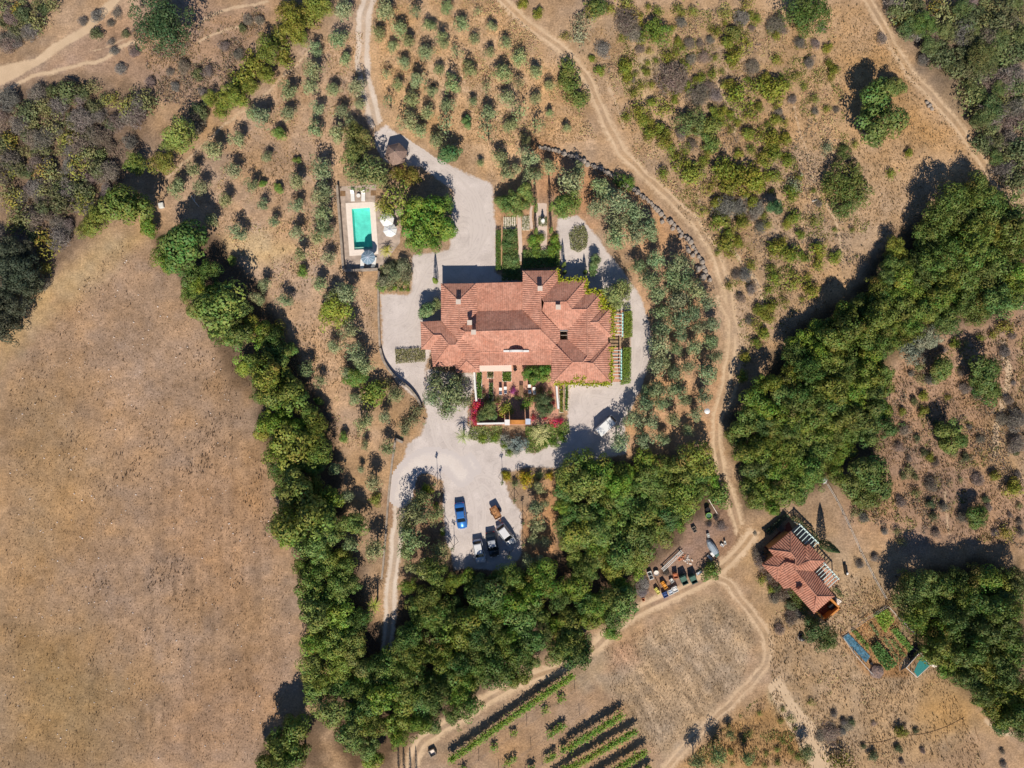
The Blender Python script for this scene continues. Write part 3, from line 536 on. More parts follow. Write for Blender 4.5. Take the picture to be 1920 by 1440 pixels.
many('1645 185 34;1680 165 20;1652 235 36;1625 210 22', 'evergreen_tree', 'tree', (.15, .20, .05), 'dark lobed tree in the orange grass', 'tree', 'lobes of the tree pair in the orange grass', .95)
many('1512 22 46;1735 47 26', 'round_tree', 'big', (0.115, 0.176, 0.0405), 'domed dark green tree', 'tree', None, .75)
many('1591 345 40;1590 380 30;1582 288 15', 'round_tree', 'dome', (0.155, 0.196, 0.0473), 'fuzzy mid green tree on hillside', 'tree', 'fuzzy trees right of the hillside', .9)
plant('round_bush', 'dome', 1231, 62, 31, (0.162, 0.243, 0.0405), 'big rounded fresh green bush', 'bush', None, .9, RNG)
plant('round_bush', 'dome', 1170, 341, 20, (0.135, 0.23, 0.0338), 'tightly rounded bright green bush', 'bush', None, .9, RNG)
plant('round_bush', 'dome', 1295, 228, 33, (0.155, 0.182, 0.054), 'broad domed dark bush on hillside', 'bush', None, .8, RNG)
many('1067 130 18;1065 160 20;1085 185 18;1332 240 20;1332 268 16;1377 60 16;1120 14 20', 'bush', 'shrub', (0.176, 0.209, 0.0473), 'bushy green shrub by the track', 'bush', 'bushy shrubs by the track')
# --- courtyard trees
many('800 395 36;795 430 34;825 420 26;775 410 28;830 385 22;780 455 20;815 455 16;838 440 14', 'shade_tree', ['tree', 'fine'], (0.162, 0.263, 0.0378), 'bright green leafy shade tree', 'tree', 'bright shade trees by the pool court', 1.1)
many('672 262 26;665 290 24;668 250 16', 'shade_tree', 'fine', (0.216, 0.23, 0.0607), 'olive-toned tree beside the gazebo', 'tree', None)
many('668 325 24;695 325 26;715 335 18', 'shade_tree', 'olive', (0.243, 0.284, 0.101), 'pale green tree above the pool terrace', 'tree', None)
many('770 330 20;748 325 16', 'shade_tree', 'fine', (0.257, 0.223, 0.0473), 'rusty yellow-green tree near the gazebo', 'tree', None)
many('738 372 22;730 390 18;752 352 14;725 402 12', 'garden_palm', 'thin', (0.297, 0.365, 0.0675), 'yellow-green palm-like plant', 'palm', 'palm-like plants by the pool')
many('805 580 18;820 570 11;795 590 9', 'courtyard_tree', 'tree', (0.23, 0.29, 0.115), 'small rounded tree by house', 'tree', None)
many('1158 552 26;1150 575 16;1170 540 16', 'courtyard_tree', 'fine', (0.257, 0.29, 0.0878), 'light green tree by house', 'tree', None)
many('1116 488 11;1115 500 9;1112 512 7', 'courtyard_tree', 'tree', (0.162, 0.243, 0.081), 'small dark drive tree', 'tree', None)
many('950 385 17;965 370 18;985 360 17;990 378 14;940 375 10;972 395 12', 'garden_tree', 'tree', (0.189, 0.27, 0.0675), 'leafy green fruit tree', 'tree', 'fruit trees at the top of the garden')
many('1063 385 24;1050 398 12;1075 372 12', 'garden_tree', 'fine', (0.189, 0.27, 0.0607), 'leafy tree by garden path', 'tree', None)
many('1000 452 11;1012 447 10;1004 464 9;1040 450 10;1036 470 11;1046 462 8;1005 480 9;1035 486 9', 'garden_bush', 'shrub', (0.203, 0.29, 0.0405), 'lime green garden bush', 'bush', 'lime green bushes of the garden')
many('958 443 11;950 460 8;955 487 11;965 490 8;962 508 8', 'garden_bush', 'shrub', (0.162, 0.243, 0.0743), 'dark green clipped garden bush', 'bush', None)
# --- hillside scrub
many('''1126 132 9;1110 110 6;1172 127 13;1167 117 9;1177 145 9;1190 140 6;1211 135 7;1202 162 9;1190 175 9;1201 207 17;1206 225 13;1221 192 8;1245 202 14;1265 189 6;1177 220 10;
1222 230 6;1220 250 12;1237 242 9;1247 260 14;1259 278 11;1285 283 9;1245 325 12;1252 110 12;1272 78 7;1285 127 11;1312 150 11;1290 162 9;1340 110 7;1395 82 14;1365 80 12;
1375 110 14;1365 160 11;1385 175 18;1375 190 11;1417 160 16;1435 147 10;1405 212 15;1422 200 9;1437 172 10;1384 230 7;1342 215 11;1358 207 8;1370 215 7;1404 252 11;1430 255 16;
1385 287 9;1407 280 10;1277 312 18;1297 325 18;1320 302 9;1357 320 18;1385 332 20;1365 347 16;1412 335 18;1330 352 12;1430 300 14;1455 170 20;1475 157 12;1455 225 10;1472 260 12;
1450 265 14;1452 287 14;1477 300 12;1552 90 8;1562 132 9;1672 325 9;1704 287 7;1350 412 16;1390 417 12;1385 455 9;1360 457 14;1372 475 9;1367 440 10;1425 580 11;1417 607 10;
1435 592 10;1432 625 10;1420 642 10;1397 670 9;1392 705 9;1490 410 12;1477 420 9;1455 465 14;1482 480 18;1507 485 10;1537 467 14;1535 500 12;1567 482 10;1490 525 14;1455 522 12;
1520 545 13;1470 567 9;1447 577 11;1445 600 9;1487 362 14;1792 645 9;1840 635 8;1862 630 9;1731 742 9;1732 770 10;1692 772 6;1775 745 6;1744 857 8;1009 25 9;1060 68 8;980 8 8;
1412 380 10;1440 330 9;1345 380 12;1500 440 8;1410 500 10;1440 545 9;1452 330 12;1420 350 12;1865 892 10;1900 915 14;1575 1430 18;1690 1372 9;1520 1317 6;1428 1090 9;1446 1105 6;1440 420 9;1398 365 8''',
'mastic_shrub', ['shrub', 'shrub', 'loose'], MASTIC, 'olive-green mastic shrub', 'shrub', 'mastic shrubs on the hillside', 1., 1.15)
many('1452 388 16', 'mastic_shrub', 'tree', (0.0675, 0.155, 0.0607), 'dark bluish green bushy tree on hillside', 'shrub', None)
many('1260 147 31;1310 178 22;1340 182 14;1132 92 15;1175 42 22;1190 62 16;1292 82 11;1320 107 12;1410 127 14;1275 250 14;1297 272 10;1390 35 14;1332 75 8;1732 112 12;1760 120 10;1655 72 10;1755 78 12;1455 47 16;1360 388 26;1385 392 18;1422 392 16;1397 515 12;1407 542 12;1380 515 10;1425 425 12;1622 248 14;1405 600 9;1685 837 10;1905 790 20;1905 830 20;1612 1060 8;1465 990 7;1462 1180 10;1430 1055 16;1422 1040 12;1640 1045 8',
'dry_shrub', 'dry', DRYC, 'grey-brown leafless dry shrub', 'shrub', 'dry shrubs')
many('1110 20 14;1192 32 12;1145 15 10;1175 4 14;1272 15 12;1360 25 12;1605 270 8;1530 187 9;1882 610 14;1890 998 16;1300 20 10;1400 8 12', 'broom_bush', 'loose', BROOM, 'yellowish broom bush', 'bush', 'yellowish broom bushes', 1.1, 1.1)
many('1090 42 15;1087 72 15;1490 345 14;1552 275 12', 'broom_bush', 'loose', (0.311, 0.324, 0.176), 'pale dusty green bush', 'bush', 'pale dusty bushes', 1., 1.1)
TAKEN = [(px, py) for _, px, py, _ in PLANTS]
def scrub(poly, n, mind, kinds, seed, rr=(8, 20)):
    rng = random.Random(seed); xs = [p[0] for p in poly]; ys = [p[1] for p in poly]; got = []
    for _ in range(n * 40):
        if len(got) >= n: break
        x, y = rng.uniform(min(xs), max(xs)), rng.uniform(min(ys), max(ys))
        if poly_sdf(np.array([x]), np.array([y]), poly)[0] > 0: continue
        r = rng.uniform(*rr)
        if any((x - a) ** 2 + (y - b) ** 2 < (mind * r) ** 2 for a, b in got + TAKEN): continue
        got.append((x, y)); k = rng.choices(kinds, [q[0] for q in kinds])[0]
        plant(k[1], k[2], x, y, r * GROW[k[2]], k[3], k[4], k[5], k[6], k[7], rng)
DRYK = (6, 'dry_shrub', 'dry', DRYC, 'grey-brown leafless dry shrub', 'shrub', 'dry shrubs', 1.1)
DARK = (2, 'scrub_bush', 'shrub', (0.135, 0.155, 0.0675), 'dull dark green scrub bush', 'bush', 'dull scrub bushes', 1.)
OLV = (2, 'scrub_bush', 'loose', (0.23, 0.243, 0.0945), 'pale olive scrub bush', 'bush', 'pale scrub bushes', 1.)
YEL = (1, 'broom_bush', 'loose', BROOM, 'yellowish broom bush', 'bush', 'yellowish broom bushes', 1.)
scrub([(0, 190), (110, 150), (250, 170), (290, 200), (265, 270), (225, 300), (215, 360), (170, 400), (130, 440), (90, 530), (60, 560), (0, 440)], 120, .62, [DRYK, DARK, OLV, YEL], 1, (11, 24))
scrub([(0, 10), (90, 0), (100, 15), (40, 80), (0, 115)], 22, .65, [DRYK, DARK, OLV, YEL], 2, (10, 20))
scrub([(0, 440), (50, 480), (70, 530), (40, 580), (0, 640)], 13, .75, [(1, 'scrub_tree', 'fine', (0.0743, 0.0878, 0.054), 'dark dusty tree at the left edge', 'tree', 'dark trees at the left edge', 1.)], 3, (18, 30))
scrub([(1665, 0), (1920, 0), (1920, 370), (1840, 270), (1790, 150), (1770, 120), (1700, 60)], 110, .62, [(3, *DRYK[1:]), (4, *DARK[1:]), OLV, YEL, (3, 'scrub_bush', 'fine', (0.149, 0.182, 0.0607), 'mid green bushy scrub tree', 'tree', 'bushy scrub trees', .8)], 4, (12, 26))
scrub([(150, 30), (240, 20), (260, 110), (320, 130), (400, 110), (470, 30), (500, 20), (400, 180), (300, 170), (150, 90)], 22, 2.0, [DRYK, DARK], 5, (7, 13))
scrub([(1690, 700), (1780, 620), (1920, 590), (1920, 1010), (1700, 1030), (1600, 960), (1680, 900)], 60, 1.7, [(5, *DRYK[1:]), DARK, OLV], 6, (5, 13))
scrub([(1180, 10), (1560, 10), (1600, 300), (1640, 470), (1480, 590), (1390, 690), (1380, 560), (1240, 340), (1130, 150)], 95, 1.25, [(2, *DRYK[1:]), (5, 'mastic_shrub', 'loose', MASTIC, 'olive-green mastic shrub', 'shrub', 'mastic shrubs on the hillside', 1.)], 7, (6, 12))
scrub([(1440, 1290), (1490, 1330), (1520, 1440), (1330, 1440), (1400, 1350)], 16, 1.5, [(1, 'scrub_bush', 'loose', (0.189, 0.23, 0.0405), 'low green grass tuft', 'bush', 'low green tufts in the orange grass', .8)], 8, (4, 9))
scrub([(1560, 1330), (1800, 1350), (1900, 1400), (1880, 1440), (1560, 1440)], 12, 2, [DRYK, DARK], 9, (5, 10))
scrub([(330, 200), (400, 200), (390, 250), (350, 240)], 3, .8, [DRYK, DARK], 10, (14, 18))
scrub([(1400, 1050), (1440, 1060), (1500, 1140), (1520, 1190), (1480, 1170), (1420, 1090)], 9, 1., [DRYK, DARK, (3, 'scrub_bush', 'shrub', (0.176, 0.23, 0.054), 'green bush along the cottage wall', 'bush', 'bushes along the cottage', 1.)], 12, (8, 15))
scrub([(275, 430), (400, 500), (470, 590), (560, 700), (600, 800), (640, 900), (640, 1000), (670, 1090), (690, 1200), (590, 1290), (565, 1150), (560, 1040), (520, 1000), (520, 900), (490, 790), (440, 660), (330, 520)], 40, .72, [(1, 'broadleaf_tree', 'fine', OAK, 'dark green belt tree', 'tree', 'trees of the wood along the bare field', 1.1)], 21, (18, 30))
scrub([(770, 1060), (960, 1070), (1180, 1075), (1190, 1150), (1080, 1230), (960, 1290), (830, 1350), (720, 1410), (650, 1420), (600, 1330), (700, 1230), (740, 1210)], 40, .72, [(1, 'broadleaf_tree', 'fine', OAK, 'dark shaded tree', 'tree', 'trees of the wood south of the parking', 1.2)], 22, (18, 30))
scrub([(1050, 860), (1330, 850), (1340, 920), (1290, 970), (1190, 1060), (1060, 1040)], 16, .72, [(1, 'broadleaf_tree', 'tree', OAK, 'mid green parking wood tree', 'tree', 'trees of the wood right of the parking', .75)], 23, (18, 28))
scrub([(1400, 760), (1500, 640), (1720, 450), (1840, 340), (1915, 420), (1910, 560), (1680, 650), (1650, 820), (1560, 890), (1420, 940)], 50, .72, [(1, 'evergreen_tree', 'fine', (.14, .175, .04), 'mid green wood tree', 'tree', 'trees of the right-hand wood', 1.15)], 24, (18, 28))
scrub([(1700, 1090), (1910, 1060), (1910, 1350), (1860, 1330), (1740, 1200)], 16, .72, [(1, 'evergreen_tree', 'fine', (.135, .17, .04), 'mid green garden wood tree', 'tree', 'trees of the wood right of the vegetable garden', 1.1)], 25, (18, 28))
many('1530 1185 26;1550 1195 20;1520 1165 14', 'courtyard_tree', 'fine', (0.135, 0.182, 0.054), 'green tree at the foot of the cottage', 'tree', None)
# ------------------------------------------------------------------ buildings
def tile_mat(name, c1, c2):
    m, n, l, b = new_mat(name); g = N(n, 'ShaderNodeNewGeometry')
    a = N(n, 'ShaderNodeTexNoise', i_Scale=.5, i_Detail=6., i_Roughness=.7); l.new(g.outputs['Position'], a.inputs['Vector'])
    f = N(n, 'ShaderNodeTexVoronoi', i_Scale=3.6); l.new(g.outputs['Position'], f.inputs['Vector'])
    r = N(n, 'ShaderNodeMapRange'); [setattr(r.inputs[i], 'default_value', v) for i, v in ((1, .3), (2, .7), (3, 0.), (4, 1.))]; l.new(a.outputs[0], r.inputs[0])
    mx = N(n, 'ShaderNodeMix', data_type='RGBA'); l.new(r.outputs[0], mx.inputs[0]); mx.inputs[6].default_value = (*c1, 1); mx.inputs[7].default_value = (*c2, 1)
    sp = N(n, 'ShaderNodeSeparateColor'); l.new(f.outputs['Color'], sp.inputs[0])
    r2 = N(n, 'ShaderNodeMapRange'); [setattr(r2.inputs[i], 'default_value', v) for i, v in ((1, 0.), (2, 1.), (3, .80), (4, 1.18))]; l.new(sp.outputs[0], r2.inputs[0])
    m2 = N(n, 'ShaderNodeMix', data_type='RGBA', blend_type='MULTIPLY'); m2.inputs[0].default_value = 1; l.new(mx.outputs[2], m2.inputs[6]); l.new(r2.outputs[0], m2.inputs[7])
    l.new(m2.outputs[2], b.inputs['Base Color']); b.inputs['Roughness'].default_value = .8; b.inputs['Specular IOR Level'].default_value = .2
tile_mat('tiles', (.455, .205, .14), (.60, .325, .24)); tile_mat('tiles_old', (.38, .16, .105), (.50, .255, .18))
simple('plaster', (.66, .56, .48), .85, .08, 1.5, bump=.1); simple('white_paint', (.80, .79, .77), .6, .05, 2); simple('ochre_wall', (.55, .26, .10), .8, .12, 2)
simple('stone', (.34, .28, .23), .9, .3, 1.4, bump=.6, bscale=5); simple('boulder', (.33, .28, .24), .9, .25, 1.2, bump=.7, bscale=4)
simple('brick_paving', (.56, .30, .21), .85, .22, 3.5, bump=.3, bscale=9); simple('slab_paving', (.44, .35, .29), .85, .28, 1.1, bump=.3, bscale=5)
simple('coping', (.82, .72, .64), .7, .06, 2); simple('wood', (.25, .15, .08), .8, .3, 4); simple('grey_wood', (.30, .25, .20), .9, .25, 4)
simple('dark', (.015, .015, .018), .4, .1); simple('rubber', (.02, .02, .02), .8, .1); simple('steel', (.45, .45, .46), .35, .1, metal=.8)
simple('glass_dark', (.015, .02, .025), .08, .05, spec=.8); simple('thatch', (.29, .20, .165), .95, .3, 8, bump=1., bscale=14)
simple('aqua_paint', (.38, .72, .64), .5, .08); simple('red_brown', (.20, .05, .03), .8, .2)
simple('orange_paint', (.62, .25, .06), .7, .15); simple('pink_fabric', (.76, .54, .45), .9, .05)
def tile_roof(name, faces, mat, parent, rib=.30, amp=.09, drain_vec=None):
    """barrel-tiled roof slopes: every slope is cut into ribs running down it; eaves get a thickness"""
    V, Fq = [], []
    def clip(poly, ax, val, keep_less):
        out = []
        for i in range(len(poly)):
            a, b = poly[i], poly[(i + 1) % len(poly)]; ua = a[0] * ax[0] + a[1] * ax[1]; ub = b[0] * ax[0] + b[1] * ax[1]
            ia = ua <= val if keep_less else ua >= val; ib = ub <= val if keep_less else ub >= val
            if ia: out.append(a)
            if ia != ib:
                t = (val - ua) / (ub - ua); out.append((a[0] + (b[0] - a[0]) * t, a[1] + (b[1] - a[1]) * t))
        return out
    for pts, drain in faces:
        w = np.array([P(*p) for p in pts]); A = np.c_[w[:, :2], np.ones(len(w))]; co = np.linalg.lstsq(A, w[:, 2], rcond=None)[0]
        d = {'x': (1, 0), 'y': (0, 1)}.get(drain, drain); e = (-d[1], d[0]); poly = [tuple(q) for q in w[:, :2]]
        us = [q[0] * e[0] + q[1] * e[1] for q in poly]; u = math.floor(min(us) / rib) * rib
        prof = [0, .75, 1, .75]
        while u < max(us):
            for j in range(4):
                a, b = u + rib * j / 4, u + rib * (j + 1) / 4
                q = clip(clip(poly, e, a, False), e, b, True)
                if len(q) < 3: continue
                k = len(V)
                for x, y in q:
                    tt = (x * e[0] + y * e[1] - a) / (b - a); h = prof[j] + (prof[(j + 1) % 4] - prof[j]) * tt
                    V.append((x, y, co[0] * x + co[1] * y + co[2] + amp * h))
                Fq.append(tuple(range(k, k + len(q))))
            u += rib
        for i in range(len(poly)):          # skirt: thickness of tile and batten
            (x0, y0), (x1, y1) = poly[i], poly[(i + 1) % len(poly)]; z0 = co[0] * x0 + co[1] * y0 + co[2]; z1 = co[0] * x1 + co[1] * y1 + co[2]; k = len(V)
            V.extend([(x0, y0, z0 + amp * .5), (x1, y1, z1 + amp * .5), (x1, y1, z1 - .16), (x0, y0, z0 - .16)]); Fq.append((k, k + 1, k + 2, k + 3))
    me = bpy.data.meshes.new(name); me.from_pydata(V, [], Fq); me.update(); me.materials.append(mat)
    return link(name, me, parent)
def caps(name, lines, mat, parent, r=.13):
    b = MB()
    for l_ in lines:
        pts = [Vector(P(*p)) + Vector((0, 0, .05)) for p in l_]; b.tube(pts, r, 6)
    return b.build(name, mat, parent)
def inset(poly, d):
    n = len(poly); a = sum(poly[i][0] * poly[(i + 1) % n][1] - poly[(i + 1) % n][0] * poly[i][1] for i in range(n)); s = 1 if a > 0 else -1; out = []
    for i in range(n):
        p, q, r = [Vector(poly[(i + k) % n][:2]) for k in (-1, 0, 1)]; e1 = (q - p).normalized(); e2 = (r - q).normalized()
        n1 = Vector((-e1.y, e1.x)) * s; n2 = Vector((-e2.y, e2.x)) * s; m = n1 + n2
        k = d / max(.35, m.dot(n1)) if m.length > 1e-4 else d; out.append((q.x + m.x * k, q.y + m.y * k))
    return out
def house_walls(outline, mat, parent, ins=.4):
    w = [P(*p) for p in outline]; q = inset(w, ins); b = MB(); n = len(q)
    for i in range(n):
        h0, h1 = w[i][2] - .1, w[(i + 1) % n][2] - .1; h = min(h0, h1)
        b.add([(*q[i], -.05), (*q[(i + 1) % n], -.05), (*q[(i + 1) % n], h), (*q[i], h)], [(0, 1, 2, 3)])
    return b.build('wall', mat, parent), q
def openings(spots, parent, mat):
    """windows and doors let into a wall: (x, y, angle, width, height, sill, name)"""
    for x, y, a, w_, h_, s_, nm in spots:
        b = MB(); b.box((x, y, s_ + h_ / 2), (w_, .12, h_), a); f = b.build(nm, M['wood'], parent)
        b = MB(); b.box((x, y, s_ + h_ / 2), (w_ - .2, .16, h_ - .2), a); b.build('pane', M['glass_dark'], f)
HF = [
 ([(827,532,3.4),(860,564,4.55),(862,617,4.55),(872,623,4.5),(860,640,4.2),(827,601,3.4)],'x'), ([(827,532,3.4),(893,531.5,3.4),(860,564,4.55)],'y'),
 ([(860,564,4.55),(893,531.5,3.4),(895,585,3.3),(863,616,4.5)],'x'), ([(893,531,3.2),(980,529,3.2),(980,581,2.9),(895,584.5,2.9)],'y'),
 ([(895,584.5,2.9),(980,581,2.9),(1014,614,4.4),(1013,618,4.5),(872,622,4.5),(863,616,4.4)],'y'), ([(872,622,4.5),(1013,618,4.5),(1042,647.5,3.5),(1034,656.5,3.2),(899,660.5,3.1),(862,632,4.15)],'y'),
 ([(899,660.5,3.1),(1034,656.5,3.15),(1034,684,2.8),(899,685,2.8)],'y'), ([(980,508,3.35),(1045,507,3.35),(1013,541,4.5)],'y'),
 ([(980,508,3.35),(1013,541,4.5),(1015,616,4.5),(980,581,3.3)],'x'), ([(1013,541,4.5),(1045,507,3.35),(1047,526,3.3),(1015.5,561,4.5)],'x'),
 ([(1047.5,526,3.2),(1098,525,3.2),(1062,566,4.6),(1020,567,4.6),(1015.5,560,4.45)],'y'), ([(1062,566,4.6),(1098,525,3.2),(1100,549,3.2),(1072,580,4.3)],'x'),
 ([(1020,567,4.6),(1062,566,4.6),(1072,580,4.3),(1100.5,580,4.3),(1064,620,3.0),(1050,620,3.0),(1015.7,585,4.2)],'y'), ([(1015.5,562,4.5),(1015.7,585,4.5),(1050,620,3.05),(1050,637,3.05),(1042.5,647,3.5),(1014,617,4.5)],'x'),
 ([(1064,620,3.0),(1100.5,580,4.3),(1101.5,668,4.3),(1064.5,637,3.0)],'x'), ([(1050,637,3.0),(1064.5,637,3.0),(1100.7,668,4.2),(1092.5,679,4.4),(1074,679,4.4),(1042.5,647,3.4)],'y'),
 ([(1072,580,4.3),(1099,549.5,3.2),(1128,549,3.2),(1100.5,580,4.3)],'y'), ([(1100.5,580,4.3),(1128,549,3.2),(1131.5,577,3.2),(1106,604,4.15),(1101.5,604,4.3)],'x'),
 ([(1106,604,4.15),(1131.5,578.5,3.1),(1144,579,3.1),(1121,604,4.1)],'y'), ([(1121,604,4.1),(1144,579,3.1),(1147.5,580,3.1),(1147.5,631,3.1)],'x'), ([(1106,605,4.15),(1121,604.5,4.1),(1147,631,3.1),(1140,633,3.1)],'y'),
 ([(1101.5,604,4.3),(1106,605,4.15),(1140,633,3.05),(1140,642,3.05),(1104,680,4.2),(1092.5,679,4.35),(1101.5,668,4.3)],'x'), ([(1104,680,4.25),(1140,642,3.1),(1143,643.5,3.1),(1111.5,681,4.3)],'y'),
 ([(1111.5,681,4.3),(1143,643.5,3.1),(1145.5,644.5,3.1),(1145.5,718,3.1)],'x'), ([(1074,679.5,4.4),(1111.5,681,4.3),(1145,718,3.1),(1036,718,3.1)],'y'), ([(1074,679,4.4),(1036,718,3.1),(1034,716,3.1),(1034,656,3.1),(1042.5,647.5,3.4)],'x'),
 ([(788.5,603.5,2.9),(827,601.5,2.9),(861,640,3.95),(854.5,646.5,4.1),(842,646.5,4.1),(827,628.5,3.75),(813,628.5,3.75)],'y'), ([(788.5,603.5,2.9),(813,628.5,3.75),(790,655,2.9)],'x'), ([(813,628.5,3.75),(827,628.5,3.75),(807.5,656,2.85),(790,655,2.85)],'y'),
 ([(827,628.5,3.75),(842,646.5,4.1),(812,687,2.9),(807.5,655.5,2.9)],'x'), ([(842,646.5,4.1),(854.5,646.5,4.1),(873.5,666,3.5),(854,687,2.8),(812,687,2.8)],'y'), ([(873.5,666,3.5),(874.5,677,3.5),(855,699,2.8),(854,687,2.85)],'x'),
 ([(874.5,677,3.55),(899,698,2.8),(855,699,2.8)],'y'), ([(854.5,646.5,4.1),(862,632,4.15),(899,660.5,3.1),(899,698,2.85),(874.5,677,3.55),(873.5,666,3.6)],'x')]
house = empty('country_house', P(960, 620), 'large rambling country house with many terracotta tiled hip roofs', 'house')
house.location = (0, 0, 0)
tile_roof('roof', HF, M['tiles'], house)
caps('ridge_cap', [[(827,532,3.4),(860,564,4.55),(893,531.5,3.4)],[(860,564,4.55),(862,617,4.55),(872,622,4.5),(1013,618,4.5),(1042,647.5,3.5),(1074,679,4.4),(1036,718,3.1)],[(980,508,3.35),(1013,541,4.5),(1045,507,3.35)],[(1013,541,4.5),(1015,616,4.5)],
 [(1020,567,4.6),(1062,566,4.6),(1098,525,3.2)],[(1062,566,4.6),(1072,580,4.3),(1100.5,580,4.3),(1128,549,3.2)],[(1100.5,580,4.3),(1101.5,668,4.3),(1092.5,679,4.4),(1074,679,4.4)],[(1106,604.5,4.15),(1121,604,4.1),(1144,579,3.1)],[(1121,604,4.1),(1147,631,3.1)],
 [(1092.5,679,4.4),(1111.5,681,4.3),(1145,718,3.1)],[(1111.5,681,4.3),(1143,643.5,3.1)],[(788.5,603.5,2.9),(813,628.5,3.75),(827,628.5,3.75),(842,646.5,4.1),(854.5,646.5,4.1),(862,632,4.15),(872,622,4.5)],[(813,628.5,3.75),(790,655,2.9)],[(842,646.5,4.1),(812,687,2.9)],[(854.5,646.5,4.1),(873.5,666,3.5),(874.5,677,3.55),(899,698,2.8)],[(874.5,677,3.55),(855,699,2.8)],[(899,660.5,3.12),(1034,656.5,3.17)]], M['tiles'], house, .11)
HO = [(827,532,3.4),(893,531.5,3.2),(980,529,3.2),(980,508,3.35),(1045,507,3.35),(1047,526,3.2),(1098,526,3.2),(1100,549,3.2),(1128,549,3.2),(1131,579,3.2),(1147,579,3.1),(1147,631,3.1),(1140,633,3.1),(1140,642,3.1),(1145,644,3.1),(1145,717.5,3.1),(1036,717,3.1),(1034,684,2.75),(899,684,2.75),(898,698,2.9),(855,699,2.8),(854,687,2.8),(811,687,2.8),(807,656,2.8),(790,655,2.8),(788.5,603,2.9),(827,601,2.9)]
_, wq = house_walls(HO, M['plaster'], house)
b = MB(); wp = [P(1050.5, 620.5, 3), P(1064, 620.5, 3), P(1064.5, 636.5, 3), P(1050.5, 636.5, 3)]
for i in range(4):
    a_, c_ = wp[i], wp[(i + 1) % 4]; b.add([(a_[0], a_[1], .02), (c_[0], c_[1], .02), (c_[0], c_[1], 3.0), (a_[0], a_[1], 3.0)], [(0, 1, 2, 3)])
b.build('light_well', M['plaster'], house)
b = MB(); q = [wp[0], wp[1]]; b.tube([((wp[0][0]) + .05, (wp[0][1] + wp[3][1]) / 2, 3.02), (wp[1][0], (wp[1][1] + wp[2][1]) / 2, 3.02)], .06, 6); b.build('tie_beam', M['grey_wood'], house)
b = MB(); b.box(((wp[0][0] + wp[1][0]) / 2, wp[0][1] + .1, 3.08), (1.35, .22, .12)); b.build('gutter', M['steel'], house)
for cx_, cy_, zb, hh in ((859.5, 566, 4.2, 1.2), (880.5, 605, 4.0, 1.3), (888, 623, 4.2, 1.5), (1012.5, 541, 4.1, 1.2), (1046.5, 576, 4.0, 1.1)):
    x, y, _ = P(cx_, cy_, zb + hh)
    b = MB(); b.box((x, y, zb + hh / 2 - .3), (.55, .55, hh + .6)); c = b.build('chimney', M['plaster'], house)
    b = MB(); b.box((x, y, zb + hh + .16), (.75, .75, .1)); b.box((x, y, zb + hh + .06), (.4, .4, .12)); b.build('chimney_cap', M['plaster'], c)
# bell wall standing on the south slope
x0, y0, _ = P(944, 658, 4.0); x1 = P(992, 656, 4.0)[0]
b = MB(); sil = [(x0, 0), (x1, 0), (x1, .45), (x1 - .8, .5)] + [((x0 + x1) / 2 + 1.15 * math.cos(t * math.pi / 10), .5 + .85 * math.sin(t * math.pi / 10)) for t in range(11)] + [(x0 + .8, .5), (x0, .45)]
b.loft([[(x, y0 - .15, 3.1 + z) for x, z in sil], [(x, y0 + .15, 3.1 + z) for x, z in sil]]); b.build('bell_wall', M['white_paint'], house)
openings([(-9.5, 15.75, 0, 1.0, 1.3, 1.0, 'window'), (-7, 15.78, 0, 1.0, 1.3, 1.0, 'window'), (-3, 16.0, 0, 1.0, 1.3, 1.0, 'window'), (4.5, 17.85, 0, 1., 1.2, 1.1, 'window'), (-3.6, 3.38, 0, 1.2, 2.1, 0, 'door'), (0, 3.38, 0, 1.2, 2.1, 0, 'door'), (3.6, 3.38, 0, 1.2, 2.1, 0, 'door'), (10, .62, 0, 1., 1.2, 1., 'window'), (13.5, .62, 0, 1., 1.2, 1., 'window')], house, M['plaster'])
# awning over the terrace
aw = empty('awning', P(929, 691), 'pale pink fabric awning stretched along the front eave of house', 'awning'); aw.location = (0, 0, 0)
b = MB(); a4 = [P(899, 685.5, 2.85), P(959, 684.5, 2.85), P(959.5, 696, 2.5), P(899, 696.5, 2.5)]; b.loft([a4, [(x, y, z + .03) for x, y, z in a4]]); b.build('canopy', M['pink_fabric'], aw)
for q in ((900, 696, 2.45), (958, 695.5, 2.45)):
    b = MB(); x, y, z = P(*q); b.cyl((x, y, 0), .035, 2.5, 8); b.build('post', M['white_paint'], aw)
